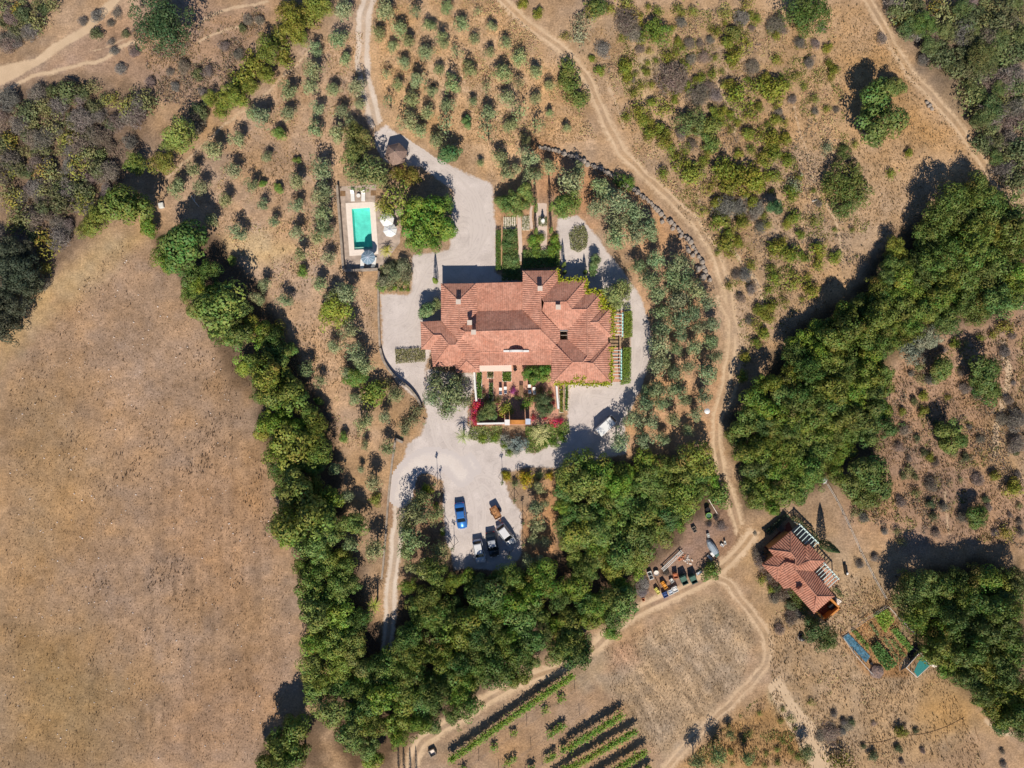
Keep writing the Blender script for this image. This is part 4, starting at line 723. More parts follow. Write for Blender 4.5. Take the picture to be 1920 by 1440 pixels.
# --- cottage
def Z(vx, vy, h): return (1400 + vx / 6.545, 950 + vy / 6.545, h)
dNE = (math.cos(math.radians(42)), math.sin(math.radians(42))); dSE = (-dNE[1], dNE[0])
CF = [([(270,525,2.8),(540,300,2.8),(540,560,4.0)],dSE), ([(540,300,2.8),(715,490,2.8),(725,700,3.7),(620,722,4.0),(600,640,4.0),(543,560,4.0)],dNE), ([(270,528,2.8),(540,562,4.0),(600,642,4.0),(330,598,2.9)],dNE),
 ([(190,712,2.6),(330,597,2.6),(600,641,3.6),(597,698,3.8),(480,672,3.4),(390,740,3.3)],dSE), ([(190,715,2.6),(390,740,3.3),(365,915,2.6)],dNE), ([(390,740,3.3),(480,672,3.5),(455,745,3.4),(372,912,2.6)],dSE),
 ([(480,672,3.5),(600,702,3.9),(600,790,4.0),(858,1098,4.0),(822,1308,2.6),(530,985,2.6),(460,1012,2.6),(380,905,2.6),(452,745,3.4)],dNE), ([(715,490,2.8),(765,460,2.8),(775,660,3.5),(725,702,3.7)],dSE), ([(765,460,2.8),(960,660,2.8),(775,660,3.5)],dNE),
 ([(775,660,3.5),(960,665,2.7),(820,790,2.9),(600,786,4.0),(600,720,4.0),(725,705,3.7)],dSE), ([(603,788,4.0),(820,790,2.9),(1075,1095,2.7),(857,1096,4.0)],dNE), ([(857,1097,4.0),(1072,1098,2.7),(826,1308,2.6)],dSE)]
cot = empty('tiled_cottage', (0, 0, 0), 'small terracotta tiled cottage with hip roofs and an orange walled patio', 'house')
tile_roof('roof', [([Z(*p) for p in f], d) for f, d in CF], M['tiles_old'], cot, .36, .115)
caps('ridge_cap', [[Z(*p) for p in l_] for l_ in ([(540,300,2.85),(540,560,4.0),(600,640,4.0),(600,790,4.0),(857,1097,4.0),(1072,1098,2.75)],[(270,526,2.85),(540,560,4.0)],[(857,1097,4.0),(824,1308,2.65)],[(765,460,2.85),(775,660,3.5),(620,722,3.95)],[(190,713,2.65),(390,740,3.3),(480,672,3.45),(600,700,3.9)],[(775,660,3.5),(960,662,2.8)],[(390,740,3.3),(368,914,2.65)])], M['tiles_old'], cot, .12)
house_walls([Z(*p) for p in ((270,525,2.8),(540,300,2.8),(715,488,2.8),(765,460,2.8),(960,660,2.75),(820,790,2.75),(1075,1095,2.7),(826,1308,2.6),(530,985,2.6),(460,1012,2.6),(365,915,2.6),(190,713,2.6),(330,598,2.6))], M['ochre_wall'], cot, .3)
x, y, _ = P(*Z(668, 1020, 4.2)); b = MB(); b.box((x, y, 3.7), (.6, .6, 1.1), .7); c = b.build('chimney', M['tiles_old'], cot); b = MB(); b.box((x, y, 4.3), (.75, .75, .09), .7); b.build('chimney_cap', M['tiles_old'], c)
pat = [P(*Z(*p)) for p in ((862, 1288, 1.6), (1040, 1140, 1.6), (1145, 1245, 1.6), (968, 1398, 1.6))]
b = MB()
for i in range(4):
    a_, c_ = Vector(pat[i][:2]), Vector(pat[(i + 1) % 4][:2])
    if i == 0: continue
    m_ = (a_ + c_) / 2; b.box((m_.x, m_.y, .8), ((c_ - a_).length + .25, .28, 1.6), math.atan2(c_.y - a_.y, c_.x - a_.x))
b.build('patio_wall', M['orange_paint'], cot)
b = MB(); b.prism([p[:2] for p in pat], .0, .12); b.build('patio_floor', M['red_brown'], cot)  # dark red of the floor includes the shade inside the walls
b = MB(); x, y, _ = P(*Z(1050, 1230, .9)); b.box((x, y, .5), (.9, .9, .8), .7, bev=.08); b.build('patio_oven', M['dark'], cot)
b = MB(); b.prism([P(*Z(*p))[:2] for p in ((1075, 1105, .1), (1170, 1160, .1), (1115, 1215, .1))], 0, .18); b.build('doorstep', M['coping'], cot)
# pergolas
def pergola(name, label, A, B, depth, n, mat, h=2.4, posts=3, beam=True, rl=None):
    """A-B runs along the house; rafters reach out to the outer beam"""
    A, B = Vector(P(*A, h)), Vector(P(*B, h)); d = (B - A); L = d.length; d.normalize(); o = Vector((-d.y, d.x, 0)) * depth; ang = math.atan2(d.y, d.x)
    e = empty(name, (A + B) / 2 + o / 2, label, 'pergola', 'pergolas', 0); ec = e.location.copy(); ec.z = 0; e.location = ec
    for i in range(n):
        b = MB(); p = A + d * L * (i + .5) / n + o * .5 - ec; b.box((p.x, p.y, h), (abs(depth) * 1.12, .085, .12), math.atan2(o.y, o.x)); b.build('rafter', mat, e)
    b = MB(); p = (A + B) / 2 + o - ec; b.box((p.x, p.y, h - .13), (L, .18, .14), ang); b.build('beam', M['aqua_paint'] if 'turq' in label else mat, e)
    for i in range(posts):
        b = MB(); p = A + d * L * (i + .04) / (posts - .92) + o - ec; b.box((p.x, p.y, h / 2 - .1), (.12, .12, h - .2), ang); b.build('post', mat, e)
    return e
simple('aqua_white', (.66, .80, .76), .55, .06)
pergola('pergola', 'white and turquoise slatted pergola at upper right corner of the house', (1147, 631), (1147, 586), -1.75, 7, M['aqua_white'])
pergola('pergola', 'white and turquoise slatted pergola at lower right corner of the house', (1144, 712), (1144, 654), -1.8, 9, M['aqua_white'])
za, zb = Z(560, 300, 0), Z(800, 540, 0); pergola('pergola', 'pale blue-white slatted pergola along the upper edge of the cottage', zb[:2], za[:2], -1.6, 7, M['aqua_white'])
za, zb = Z(830, 800, 0), Z(1020, 1005, 0); pergola('pergola', 'pale blue-white slatted pergola along the lower edge of the cottage', zb[:2], za[:2], -2.1, 7, M['aqua_white'])
for pts, nm, mt, z in (([(1147, 582), (1170, 582), (1170, 631), (1147, 631)], 'pergola_paving', 'brick_paving', .03), ([(1144, 650), (1170, 650), (1170, 716), (1144, 716)], 'pergola_paving', 'brick_paving', .03), ([(893, 684), (1047, 684), (1047, 797), (893, 797)], 'terrace_paving', 'brick_paving', .028),
        ([Z(820, 800, 0)[:2], Z(960, 670, 0)[:2], Z(1140, 900, 0)[:2], Z(1010, 1010, 0)[:2]], 'cottage_paving', 'brick_paving', .03), ([Z(540, 300, 0)[:2], Z(640, 210, 0)[:2], Z(860, 430, 0)[:2], Z(760, 500, 0)[:2]], 'cottage_paving', 'slab_paving', .03), ([Z(210, 500, 0)[:2], Z(520, 180, 0)[:2], Z(560, 280, 0)[:2], Z(280, 540, 0)[:2]], 'cottage_paving', 'red_brown', .02)):  # last strip: dark red-brown stands for the cottage's shadow on lower ground
    b = MB(); b.prism([p for p in W(pts)], -.02, z); tag(b.build(nm, M[mt]), kind='structure')
# ------------------------------------------------------------------ pool terrace
def water_mat():
    m, n, l, b = new_mat('pool_water'); g = N(n, 'ShaderNodeNewGeometry')
    no = N(n, 'ShaderNodeTexNoise', i_Scale=2.2, i_Detail=3.); l.new(g.outputs['Position'], no.inputs['Vector'])
    bp = N(n, 'ShaderNodeBump', i_Strength=.3, i_Distance=.05); l.new(no.outputs[0], bp.inputs['Height'])
    t = N(n, 'ShaderNodeBsdfTransparent'); t.inputs[0].default_value = (.62, .96, .93, 1); gl = N(n, 'ShaderNodeBsdfGlossy'); gl.inputs['Roughness'].default_value = .05; l.new(bp.outputs[0], gl.inputs['Normal'])
    fr = N(n, 'ShaderNodeFresnel'); fr.inputs[0].default_value = 1.33; l.new(bp.outputs[0], fr.inputs['Normal'])
    ms = N(n, 'ShaderNodeMixShader'); l.new(fr.outputs[0], ms.inputs[0]); l.new(t.outputs[0], ms.inputs[1]); l.new(gl.outputs[0], ms.inputs[2]); l.new(ms.outputs[0], n['Material Output'].inputs[0])
water_mat(); simple('pool_tile', (.36, .83, .76), .4, .14, 1.3)
pin = W(POOL_IN); pout = W([(648, 381), (703, 378.5), (709.5, 476.5), (655.5, 480)])
pool = empty('swimming_pool', (0, 0, 0), 'rectangular turquoise swimming pool with a wide pale coping', 'pool')
b = MB()
for i in range(4):
    j = (i + 1) % 4
    for z0, z1 in ((.06, -.1),):
        q = [pin[i], pin[j], pout[j], pout[i]]
        b.loft([[(x, y, z1) for x, y in q], [(x, y, z0) for x, y in q]])
b.build('coping', M['coping'], pool)
b = MB(); k = [(x, y, -.1) for x, y in pin] + [(x, y, -1.35) for x, y in pin]
b.add(k, [(0, 4, 5, 1), (1, 5, 6, 2), (2, 6, 7, 3), (3, 7, 4, 0), (4, 7, 6, 5)]); b.build('basin', M['pool_tile'], pool)
b = MB(); st = W([(664.3, 463.5), (698.7, 462), (699, 467), (664.5, 468.5)]); b.prism(st, -1.3, -.22); b.build('step', M['coping'], pool)
b = MB(); b.add([(x, y, -.14) for x, y in pin], [(3, 2, 1, 0)]); b.build('water', M['pool_water'], pool)
ter_o = W([(637, 350), (706, 346), (716, 420), (711, 506), (647, 509)])
b = MB(); lp = W([(637, 350), (706, 346), (703.2, 379), (647.8, 381.5)]); b.prism(lp, -.03, .03); lp = W([(637, 350), (648.3, 381), (656, 480), (647, 509)]); b.prism(lp, -.03, .026); lp = W([(647, 509), (655.5, 479.5), (709.5, 476), (711, 506)]); b.prism(lp, -.03, .034); lp = W([(702.8, 378.5), (752, 395), (750, 455), (711, 506), (709, 476)]); b.prism(lp, -.03, .022)
tag(b.build('pool_paving', M['slab_paving']), kind='structure')
def wall_line(name, pts, th, h, mat, label, cat='wall', group=None, closed=False):
    w = [Vector(p) for p in W(pts)]; b = MB(); L, R = [], []
    for i, p in enumerate(w):
        d = (w[min(i + 1, len(w) - 1)] - w[max(i - 1, 0)]).normalized(); n_ = Vector((-d.y, d.x)) * th / 2; L.append(p + n_); R.append(p - n_)
    b.loft([[(r.x, r.y, -.1), (l_.x, l_.y, -.1), (l_.x, l_.y, h), (r.x, r.y, h)] for l_, r in zip(L, R)])
    return tag(b.build(name, mat), label, cat, group)
wall_line('stone_wall', SL([(634.5, 350), (638, 400), (642, 450), (646, 507)], 3), .35, 1.0, M['stone'], 'low stone wall along the left side of the pool terrace')
wall_line('stone_wall', [(648, 509.3), (710, 506)], .35, .95, M['stone'], 'low stone wall closing the lower end of the pool terrace')
wall_line('stone_wall', [(711.5, 510), (710.5, 548), (711, 600), (713, 650)], .3, .6, M['stone'], 'straight stone kerb wall on the left of the pale court')
wall_line('stone_wall', SL([(713.5, 653), (722, 680), (742, 707), (767, 727), (783, 747), (791, 765)], 4), .35, .7, M['stone'], 'curved stone wall bending from the pale court down to the drive')
wall_line('stone_wall', SL([(742, 826), (736, 865), (729, 930), (724, 1000), (719, 1060), (716, 1085)], 3), .3, .45, M['stone'], 'long low stone wall edging the lower lane')
wall_line('stone_wall', [(741, 822), (756, 829)], .4, .6, M['stone'], 'short stub of stone wall above the lower lane')
wall_line('white_wall', [(890, 697), (891.5, 725), (894, 752)], .3, 1.5, M['white_paint'], 'white garden wall on the left of the front terrace')
wall_line('white_wall', [(1042.5, 722), (1044, 745), (1046, 766)], .3, 1.5, M['white_paint'], 'white garden wall on the right of the front terrace')
wall_line('white_wall', [(895.5, 793.5), (946, 792.5)], .28, 1.8, M['white_paint'], 'white garden wall left of the arched gateway')
wall_line('stone_wall', [(881, 750), (881.5, 800)], .2, .4, M['stone'], 'thin dark kerb wall beside the bougainvillea')
# retaining wall of boulders
rw = empty('boulder_wall', (0, 0, 0), 'long curved retaining wall of pale boulders between olive grove and dirt track', 'wall')
rng = random.Random(3); line = SL([(1012, 277), (1050, 284), (1100, 306), (1145, 328), (1178, 350), (1212, 374), (1240, 400), (1268, 425), (1292, 452), (1312, 485), (1325, 515), (1331, 532)], 8)
wl_ = [Vector(p) for p in W(line)]; cum = 0; nxt = 0; nb = 0
bm = []
for v in range(5):
    b = MB(); rr = random.Random(v); n_ = 9; rings = []
    for z, k in ((-.15, .8), (.15, 1.), (.5, .92), (.75, .55)): rings.append([(k * .5 * math.cos(6.283 * i / n_) * rr.uniform(.8, 1.15), k * .38 * math.sin(6.283 * i / n_) * rr.uniform(.8, 1.15), z) for i in range(n_)])
    b.loft(rings); o = b.build('boulder', M['boulder']); bm.append(o.data); bpy.data.objects.remove(o)
for a_, c_ in zip(wl_[:-1], wl_[1:]):
    d = c_ - a_
    while nxt < cum + d.length and nb < 96:
        p = a_ + d * ((nxt - cum) / d.length); n_ = Vector((-d.y, d.x)).normalized()
        off_ = rng.uniform(-.1, .2) if nb % 4 or cum < 22 else rng.uniform(.5, 1.2)
        o = link('boulder', rng.choice(bm), rw, (p.x - n_.x * off_, p.y - n_.y * off_, 0)); s = rng.uniform(.45, .85); o.scale = (s * 1.15, s * 1.5, s * rng.uniform(.8, 1.3)); o.rotation_euler = (0, 0, math.atan2(d.y, d.x) + rng.uniform(-.4, .4)); nb += 1; nxt += s * (.92 if nb % 4 or cum < 22 else .4)
    cum += d.length
# loose field boulders by the wall and track
def rock(px, py, s, label):
    o = link('rock', bm[int(px) % 5], None, (*P2(px, py), 0)); o.scale = (s, s, s * .8); o.rotation_euler = (0, 0, px); tag(o, label, 'rock')
for i, (px, py, s, t) in enumerate(((1737, 193, .7, 'pale rock at the upper edge of the right track, uppermost of the row'), (1741, 199, .9, 'pale rock beside the right track, second of the row from above'), (1746, 205, .7, 'pale rock beside the right track, lowest of the row'), (1880, 338, .9, 'pale rock near the right end of the upper track'), (1889, 346, 1.0, 'larger pale rock near the right end of the upper track'), (1318, 520, 1.4, 'big flat slab below the boulder wall'), (1308, 505, 1.2, 'flat slab inside the lower end of boulder wall'), (1290, 470, 1.1, 'pale slab inside the boulder wall bend'))): rock(px, py, s, t)
# ------------------------------------------------------------------ parasols, loungers, furniture
def parasol(px, py, r, h, m1, m2, label, n=8):
    x, y, _ = P(px, py, h); e = empty('parasol', (x, y, 0), label, 'parasol')
    b = MB(); b.cyl((0, 0, 0), .03, h + .25, 8); b.build('pole', M['wood'], e)
    b = MB(); ring = [(r * math.cos(6.283 * i / n + .2), r * math.sin(6.283 * i / n + .2), h - .25) for i in range(n)]; mid = [(r * .5 * math.cos(6.283 * i / n + .2), r * .5 * math.sin(6.283 * i / n + .2), h + .02) for i in range(n)]; top = (0, 0, h + .22)
    low = [(x_, y_, z_ - .12) for x_, y_, z_ in ring]; V_ = ring + mid + [top] + low
    b.add(V_, [(i, (i + 1) % n, n + (i + 1) % n, n + i) for i in range(n)] + [(n + i, n + (i + 1) % n, 2 * n) for i in range(n)] + [(i, 2 * n + 1 + i, 2 * n + 1 + (i + 1) % n, (i + 1) % n) for i in range(n)]); b.build('canopy', m1, e)
    for i in range(n):
        b = MB(); b.tube([top, mid[i], ring[i]], .035, 5); b.build('rib', m2, e)
    b = MB(); b.cyl((0, 0, 0), .28, .1, 12); b.build('base', M['stone'], e)
    return e
simple('blue_fabric', (.20, .29, .37), .85, .1, 3); simple('pale_blue', (.52, .58, .70), .7, .05)
parasol(689.5, 482, 1.15, 2.35, M['blue_fabric'], M['pale_blue'], 'open blue-grey parasol with pale ribs at the foot of the pool', 10)
parasol(725, 411, 1.15, 2.3, M['white_paint'], M['white_paint'], 'white parasol half under the palm leaves, upper of the two')
parasol(731, 431, 1.12, 2.2, M['white_paint'], M['pale_blue'], 'white parasol with grey shading, lower of the two')
def lounger(px, py, rz, label, col='white_paint', grp='white sun loungers by the pool'):
    e = empty('sun_lounger', (*P2(px, py), .03), label, 'sun lounger', grp, rz)
    b = MB(); b.box((0, -.3, .32), (.62, 1.2, .07), bev=.02); b.build('seat', M[col], e)
    b = MB(); b.loft([[(-.31, .3, .29), (.31, .3, .29), (.31, .3, .36), (-.31, .3, .36)], [(-.29, .85, .70), (.29, .85, .70), (.29, .82, .77), (-.29, .82, .77)]]); b.build('backrest', M[col], e)
    for sx in (-.26, .26):
        for sy in (-.8, .3):
            b = MB(); b.box((sx, sy, .14), (.05, .05, .29)); b.build('leg', M[col], e)
lounger(662, 368, .05, 'white sun lounger above the pool, the left one of two'); lounger(682, 368, -.02, 'white sun lounger above the pool, the right one of two')
lounger(680, 497, 3.1, 'pale lounger peeping out left under the blue parasol'); lounger(702, 493, 3.0, 'pale lounger peeping out right under the blue parasol')
def round_table(px, py, r, h, mat, label, z=.03):
    e = empty('round_table', (*P2(px, py, h), z), label, 'table'); b = MB(); b.lathe((0, 0, h - .05), [(r * .95, 0), (r, .02), (r * .97, .05)], 16); b.build('tabletop', mat, e)
    b = MB(); b.cyl((0, 0, 0), .04, h - .05, 8); b.build('pedestal', mat, e); b = MB(); b.lathe((0, 0, 0), [(r * .6, 0), (r * .5, .03), (.04, .05)], 12); b.build('foot', mat, e)
round_table(672, 366.5, .33, .45, M['white_paint'], 'small round white table between the two upper sun loungers')
def table(px, py, rz, L, Wd, h, mat, label, z=.03):
    e = empty('table', (*P2(px, py, h), z), label, 'table', None, rz)
    b = MB()
    for i in range(5): b.box(((i - 2) * Wd / 5, 0, h - .03), (Wd / 5 - .02, L, .05))
    b.build('tabletop', mat, e)
    for sx in (-1, 1):
        for sy in (-1, 1): b = MB(); b.box((sx * (Wd / 2 - .08), sy * (L / 2 - .1), h / 2 - .03), (.07, .07, h - .06)); b.build('leg', mat, e)
simple('pink_wood', (.50, .33, .28), .8, .2, 5)
table(750, 422, .1, 1.7, .85, .74, M['pink_wood'], 'long reddish wooden table beside the white parasols')
table(977.5, 731, 0, 1.5, .62, .74, M['wood'], 'brown wooden table in the middle of the front terrace')
def chair(px, py, rz, mat, label, grp, z=.03):
    e = empty('garden_chair', (*P2(px, py), z), label, 'chair', grp, rz)
    b = MB(); b.box((0, 0, .45), (.5, .5, .09), bev=.03); b.build('seat', mat, e); b = MB(); b.box((0, .24, .72), (.48, .07, .5), bev=.02); b.build('backrest', mat, e)
    for sx in (-.2, .2):
        for sy in (-.2, .2): b = MB(); b.box((sx, sy, .21), (.04, .04, .42)); b.build('leg', M['dark'], e)
for i, (px, py, rz, t) in enumerate(((938.5, 730, 0, 'white cushioned chair on the front terrace, upper left'), (938.5, 737, 3.14, 'white cushioned chair on the front terrace, lower left'), (947.5, 728, 0, 'white cushioned chair left of the brown table, upper'), (948, 735, 3.14, 'white cushioned chair left of the brown table, lower'), (992.5, 724, 0, 'white cushioned chair right of the brown table, upper'), (993, 734, 3.14, 'greyish cushioned chair right of the brown table, lower'), (1001, 729, 0, 'white cushioned chair nearest the dark shadowy tree, upper'), (1002, 736, 3.14, 'pale cushioned chair nearest the dark shadowy tree, lower'))): chair(px, py, rz, M['white_paint' if i != 5 else 'pale_blue'], t, 'white cushioned terrace chairs')
chair(966, 693, .6, M['dark'], 'dark chair at the right end of the pink awning', None)
b = MB()   # raised beds and water trough of the terrace
def planter(px, py, wx, wy, label, green, h=.45):
    e = empty('planter', (*P2(px, py), .03), label, 'planter'); w_, d_ = wx / PPM, wy / PPM
    b = MB()
    for s in (-1, 1): b.box((s * w_ / 2, 0, h / 2), (.12, d_ + .12, h)); b.box((0, s * d_ / 2, h / 2 - .003), (w_ - .12, .12, h - .006))
    b.build('kerb', M['coping'], e); b = MB(); b.box((0, 0, h * .4), (w_ - .12, d_ - .12, h * .7)); b.build('earth', M['wood'], e)
    nq = np.random.default_rng(int(px)); k = int(w_ * d_ * 170); C = np.c_[nq.uniform(-w_ / 2, w_ / 2, k), nq.uniform(-d_ / 2, d_ / 2, k), h + nq.uniform(0, .55, k) ** 1]
    V_, F_, t_, h_ = leaves(C, np.tile((0, 0, 1.), (k, 1)) + nq.normal(0, .5, (k, 3)), .24, nq, np.ones(k)); o = link('planting', quadmesh('planting', V_, F_, M['leaf'], {'tint': t_, 'hue': h_}), e); o.color = (*green, 1)
planter(919.5, 703, 11, 12, 'square planter below the left half of the awning', (.20, .20, .08)); planter(950.5, 706, 16, 18, 'leafy square bed below the right half of the awning', (.13, .20, .03))
planter(921, 734, 7, 32, 'narrow long planter bed on the left of the terrace', (.10, .15, .04)); planter(899, 722, 9, 50, 'long bright green bed along the left white wall', (.11, .20, .03))
planter(1052, 752, 6, 42, 'long narrow bed along the right white wall', (.20, .22, .03)); planter(1062, 745, 5, 48, 'narrow bright green hedge bed along the parking wall', (.13, .22, .03))
# ------------------------------------------------------------------ gateway, gazebo, statue
gt = empty('arched_gateway', (*P2(970, 791, 0), 0), 'arched garden gateway with orange tiled top between two white pillars', 'gateway')
g0 = gt.location
for px, py, mt in ((951, 792, 'white_paint'), (990, 790.5, 'pale_blue')):
    b = MB(); x, y, _ = P(px, py, 2.7); b.box((x - g0.x, y - g0.y, 1.3), (.62, .72, 2.6), bev=.03); p_ = b.build('pillar', M[mt], gt); b = MB(); b.box((x - g0.x, y - g0.y, 2.66), (.8, .9, .12)); b.build('pillar_cap', M[mt], p_)
xa, ya, _ = P(956, 791, 2.8); xb = P(985, 790, 2.8)[0]; w_ = xb - xa; sil = [(xa, 0), (xa, 2.7)] + [(xa + w_ / 2 - math.cos(t * math.pi / 12) * w_ / 2, 2.7 + .9 * math.sin(t * math.pi / 12)) for t in range(1, 12)] + [(xb, 2.7), (xb, 0), (xb - .3, 0), (xb - .3, 2.1)] + [(xb - .3 - (w_ - .6) / 2 * (1 - math.cos(t * math.pi / 8)), 2.1 + .5 * math.sin(t * math.pi / 8)) for t in range(1, 8)] + [(xa + .3, 2.1), (xa + .3, 0)]
b = MB(); b.loft([[(x - g0.x, ya - g0.y - .2, z) for x, z in sil], [(x - g0.x, ya - g0.y + .2, z) for x, z in sil]]); b.build('arch_wall', M['ochre_wall'], gt)
b = MB(); b.box(((xa + xb) / 2 - g0.x, ya - g0.y, 1.3), (xb - xa - .62, .08, 2.58)); b.build('gate_leaf', M['wood'], gt)
b = MB(); pts = [(xa - g0.x + w_ / 2 - math.cos(t * math.pi / 12) * (w_ / 2 + .02), 2.74 + .9 * math.sin(t * math.pi / 12)) for t in range(13)]
b.loft([[(x, ya - g0.y - .34, z), (x, ya - g0.y + .34, z), (x, ya - g0.y + .34, z + .1), (x, ya - g0.y - .34, z + .1)] for x, z in pts]); b.build('tile_cap', M['orange_paint'], gt)
gz = empty('thatched_gazebo', P(742, 288, 0), 'six-sided thatched gazebo standing on the grey gravel drive', 'gazebo'); gz.location = (*P2(742, 288, 2.4), 0)
b = MB(); n_ = 6; R = 1.85; ang = [6.283 * i / n_ + .25 for i in range(n_)]; rings = []
for k, z in ((1.02, 2.05), (1.0, 2.25), (.72, 2.66), (.4, 3.08), (.1, 3.4), (.02, 3.45)): rings.append([(R * k * math.cos(a), R * k * math.sin(a), z) for a in ang])
b.loft(rings); b.build('thatch_roof', M['thatch'], gz); b = MB(); b.lathe((0, 0, 3.4), [(.12, 0), (.09, .12), (.02, .2)], 8); b.build('finial', M['grey_wood'], gz)
for a in ang: b = MB(); b.cyl((R * .85 * math.cos(a), R * .85 * math.sin(a), 0), .07, 2.3, 8); b.build('post', M['wood'], gz)
nq = np.random.default_rng(4); k = 2600; a = nq.uniform(0, 6.283, k); t = nq.uniform(.1, 1, k) ** .5
hexr = R * math.cos(math.pi / 6) / np.cos((a - .25) % (math.pi / 3) - math.pi / 6); C = np.c_[hexr * t * np.cos(a), hexr * t * np.sin(a), 3.47 - 1.22 * t]
V_, F_, t_, h_ = leaves(C, np.c_[np.cos(a) * .6, np.sin(a) * .6, np.ones(k)], .26, nq, nq.uniform(.6, 1.3, k), .5, .22, .35, 0); o = link('thatch_straw', quadmesh('thatch_straw', V_, F_, M['twig'], {'tint': t_, 'hue': h_}), gz); o.color = (.36, .255, .20, 1)
st = empty('garden_statue', (*P2(1017.5, 416), .02), 'small white statue on a plinth in a square green bed', 'statue')
b = MB(); b.lathe((0, 0, 0), [(.38, 0), (.38, .15), (.25, .2), (.22, .8), (.33, .9), (.33, 1.)], 12); b.build('plinth', M['white_paint'], st)
b = MB(); b.lathe((0, 0, 1.0), [(.2, 0), (.24, .2), (.16, .45), (.2, .65), (.09, .78), (.13, .9), (.11, 1.02), (.02, 1.1)], 12); b.build('figure', M['white_paint'], st)
# lamp dish, signs and small yard things
ld = empty('dish_lamp', (*P2(1326, 771, 3.2), 0), 'white dish lamp on a thin post at the edge of olive grove', 'lamp'); b = MB(); b.cyl((0, 0, 0), .05, 3.2, 8, .035); b.build('post', M['steel'], ld)
b = MB(); b.lathe((0, 0, 3.15), [(.03, .02), (.42, 0), (.45, .05), (.25, .18), (.03, .24)], 14); b.build('lamp_shade', M['white_paint'], ld)
# ------------------------------------------------------------------ vehicles
def car_paint(name, c, metal=.3):
    m = simple(name, c, .28, .04, 1., metal); M[name].node_tree.nodes['Principled BSDF'].inputs['Coat Weight'].default_value = .6; return m
car_paint('paint_blue', (.045, .20, .58)); car_paint('paint_silver', (.74, .74, .75), .05); car_paint('paint_black', (.03, .04, .05)); car_paint('paint_grey', (.48, .50, .53), .15); car_paint('paint_white', (.82, .82, .80), 0)
simple('lamp_glass', (.8, .8, .78), .15, .02); simple('red_glass', (.4, .02, .02), .2, .02); simple('rust', (.30, .13, .06), .85, .35, 4, bump=.3); simple('bark_chips', (.40, .20, .09), .95, .4, 9, bump=.8, bscale=20)
def car(px, py, rz, L, Wd, H, paint, roofpaint, label, name='parked_car', hatch=True):
    """front points to -y before turning"""
    e = empty(name, (*P2(px, py, .8), .012), label, 'car', 'cars in the parking court', rz); hw = Wd / 2
    def sec(y, w, z0, z1, sh): return [(-w * .9, y, z0), (w * .9, y, z0), (w, y, z0 + .18), (w, y, z1 - sh), (w * .88, y, z1), (-w * .88, y, z1), (-w, y, z1 - sh), (-w, y, z0 + .18)]
    b = MB(); Y0, Y1 = -L / 2, L / 2
    b.loft([sec(Y0, hw * .72, .32, .62, .1), sec(Y0 + .12, hw * .88, .24, .72, .12), sec(Y0 + .5, hw * .97, .2, .84, .13), sec(Y0 + L * .27, hw, .2, .95, .13), sec(0, hw, .2, .98, .12), sec(Y1 - L * .2, hw, .2, 1.0, .12), sec(Y1 - .35, hw * .96, .22, .98, .12), sec(Y1 - .08, hw * .86, .26, .9, .12), sec(Y1, hw * .74, .34, .74, .1)])
    b.build('body', M[paint], e, True)
    gf, gr = Y0 + L * .26, Y1 - (.22 if hatch else L * .17); rf, rr = gf + L * .17, gr - (L * .1 if hatch else L * .14); w0, w1 = hw * .9, hw * .74
    b = MB(); b.loft([[(-w0, gf, .93), (w0, gf, .93), (w0, gr, .95), (-w0, gr, .95)], [(-w1, rf, H - .05), (w1, rf, H - .05), (w1, rr, H - .05), (-w1, rr, H - .05)]]); b.build('windows', M['glass_dark'], e)
    b = MB(); ym = (rf + rr) / 2; b.loft([[(-w1 * .97, rf - .02, H - .06), (w1 * .97, rf - .02, H - .06), (w1 * .97, rr + .02, H - .06), (-w1 * .97, rr + .02, H - .06)], [(-w1 * .9, rf + .1, H + .01), (w1 * .9, rf + .1, H + .01), (w1 * .9, rr - .1, H + .01), (-w1 * .9, rr - .1, H + .01)]]); b.build('roof', M[roofpaint], e)
    for s in (-1, 1):
        for (ya, yb, za, zb, wa, wb) in ((gf, rf, .93, H - .05, w0, w1), (gr, rr, .95, H - .05, w0, w1), (0, .08, .95, H - .05, w0, w1)):
            b = MB(); b.tube([(s * wa, ya, za), (s * wb, yb, zb)], .04, 5); b.build('pillar', M[paint], e)
        b = MB(); b.box((s * (hw + .09), gf + .25, .98), (.2, .12, .13), bev=.03); b.build('wing_mirror', M[paint], e)
        b = MB(); b.box((s * hw * .66, Y0 + .10, .64), (.3, .14, .13), bev=.03); b.build('headlight', M['lamp_glass'], e)
        b = MB(); b.box((s * hw * .72, Y1 - .05, .78), (.24, .1, .16), bev=.02); b.build('tail_light', M['red_glass'], e)
        for yy in (Y0 + L * .19, Y1 - L * .19):
            b = MB(); n_ = 14
            b.loft([[(s * (hw - .2 + k), yy + .31 * math.cos(6.283 * i / n_), .31 + .31 * math.sin(6.283 * i / n_)) for i in range(n_)] for k in (0, .2)]); w_ = b.build('wheel', M['rubber'], e)
            b = MB(); b.loft([[(s * (hw - .1 + k), yy + .19 * math.cos(6.283 * i / n_), .31 + .19 * math.sin(6.283 * i / n_)) for i in range(n_)] for k in (0, .11)]); b.build('rim', M['steel'], w_)
    return e
A = math.radians
car(864, 967, A(8), 4.3, 1.68, 1.42, 'paint_blue', 'paint_blue', 'bright blue saloon car parked alone on the left of the court', hatch=False)
car(898, 1034, A(11), 3.9, 1.68, 1.5, 'paint_silver', 'paint_silver', 'silver hatchback, lowest of the three parked together by the shadow')
car(923, 1021, A(11), 4.1, 1.68, 1.45, 'paint_black', 'paint_grey', 'black car with reflection painted grey on its roof between two silver cars', hatch=False)  # grey roof colour paints the sky reflected in its glass
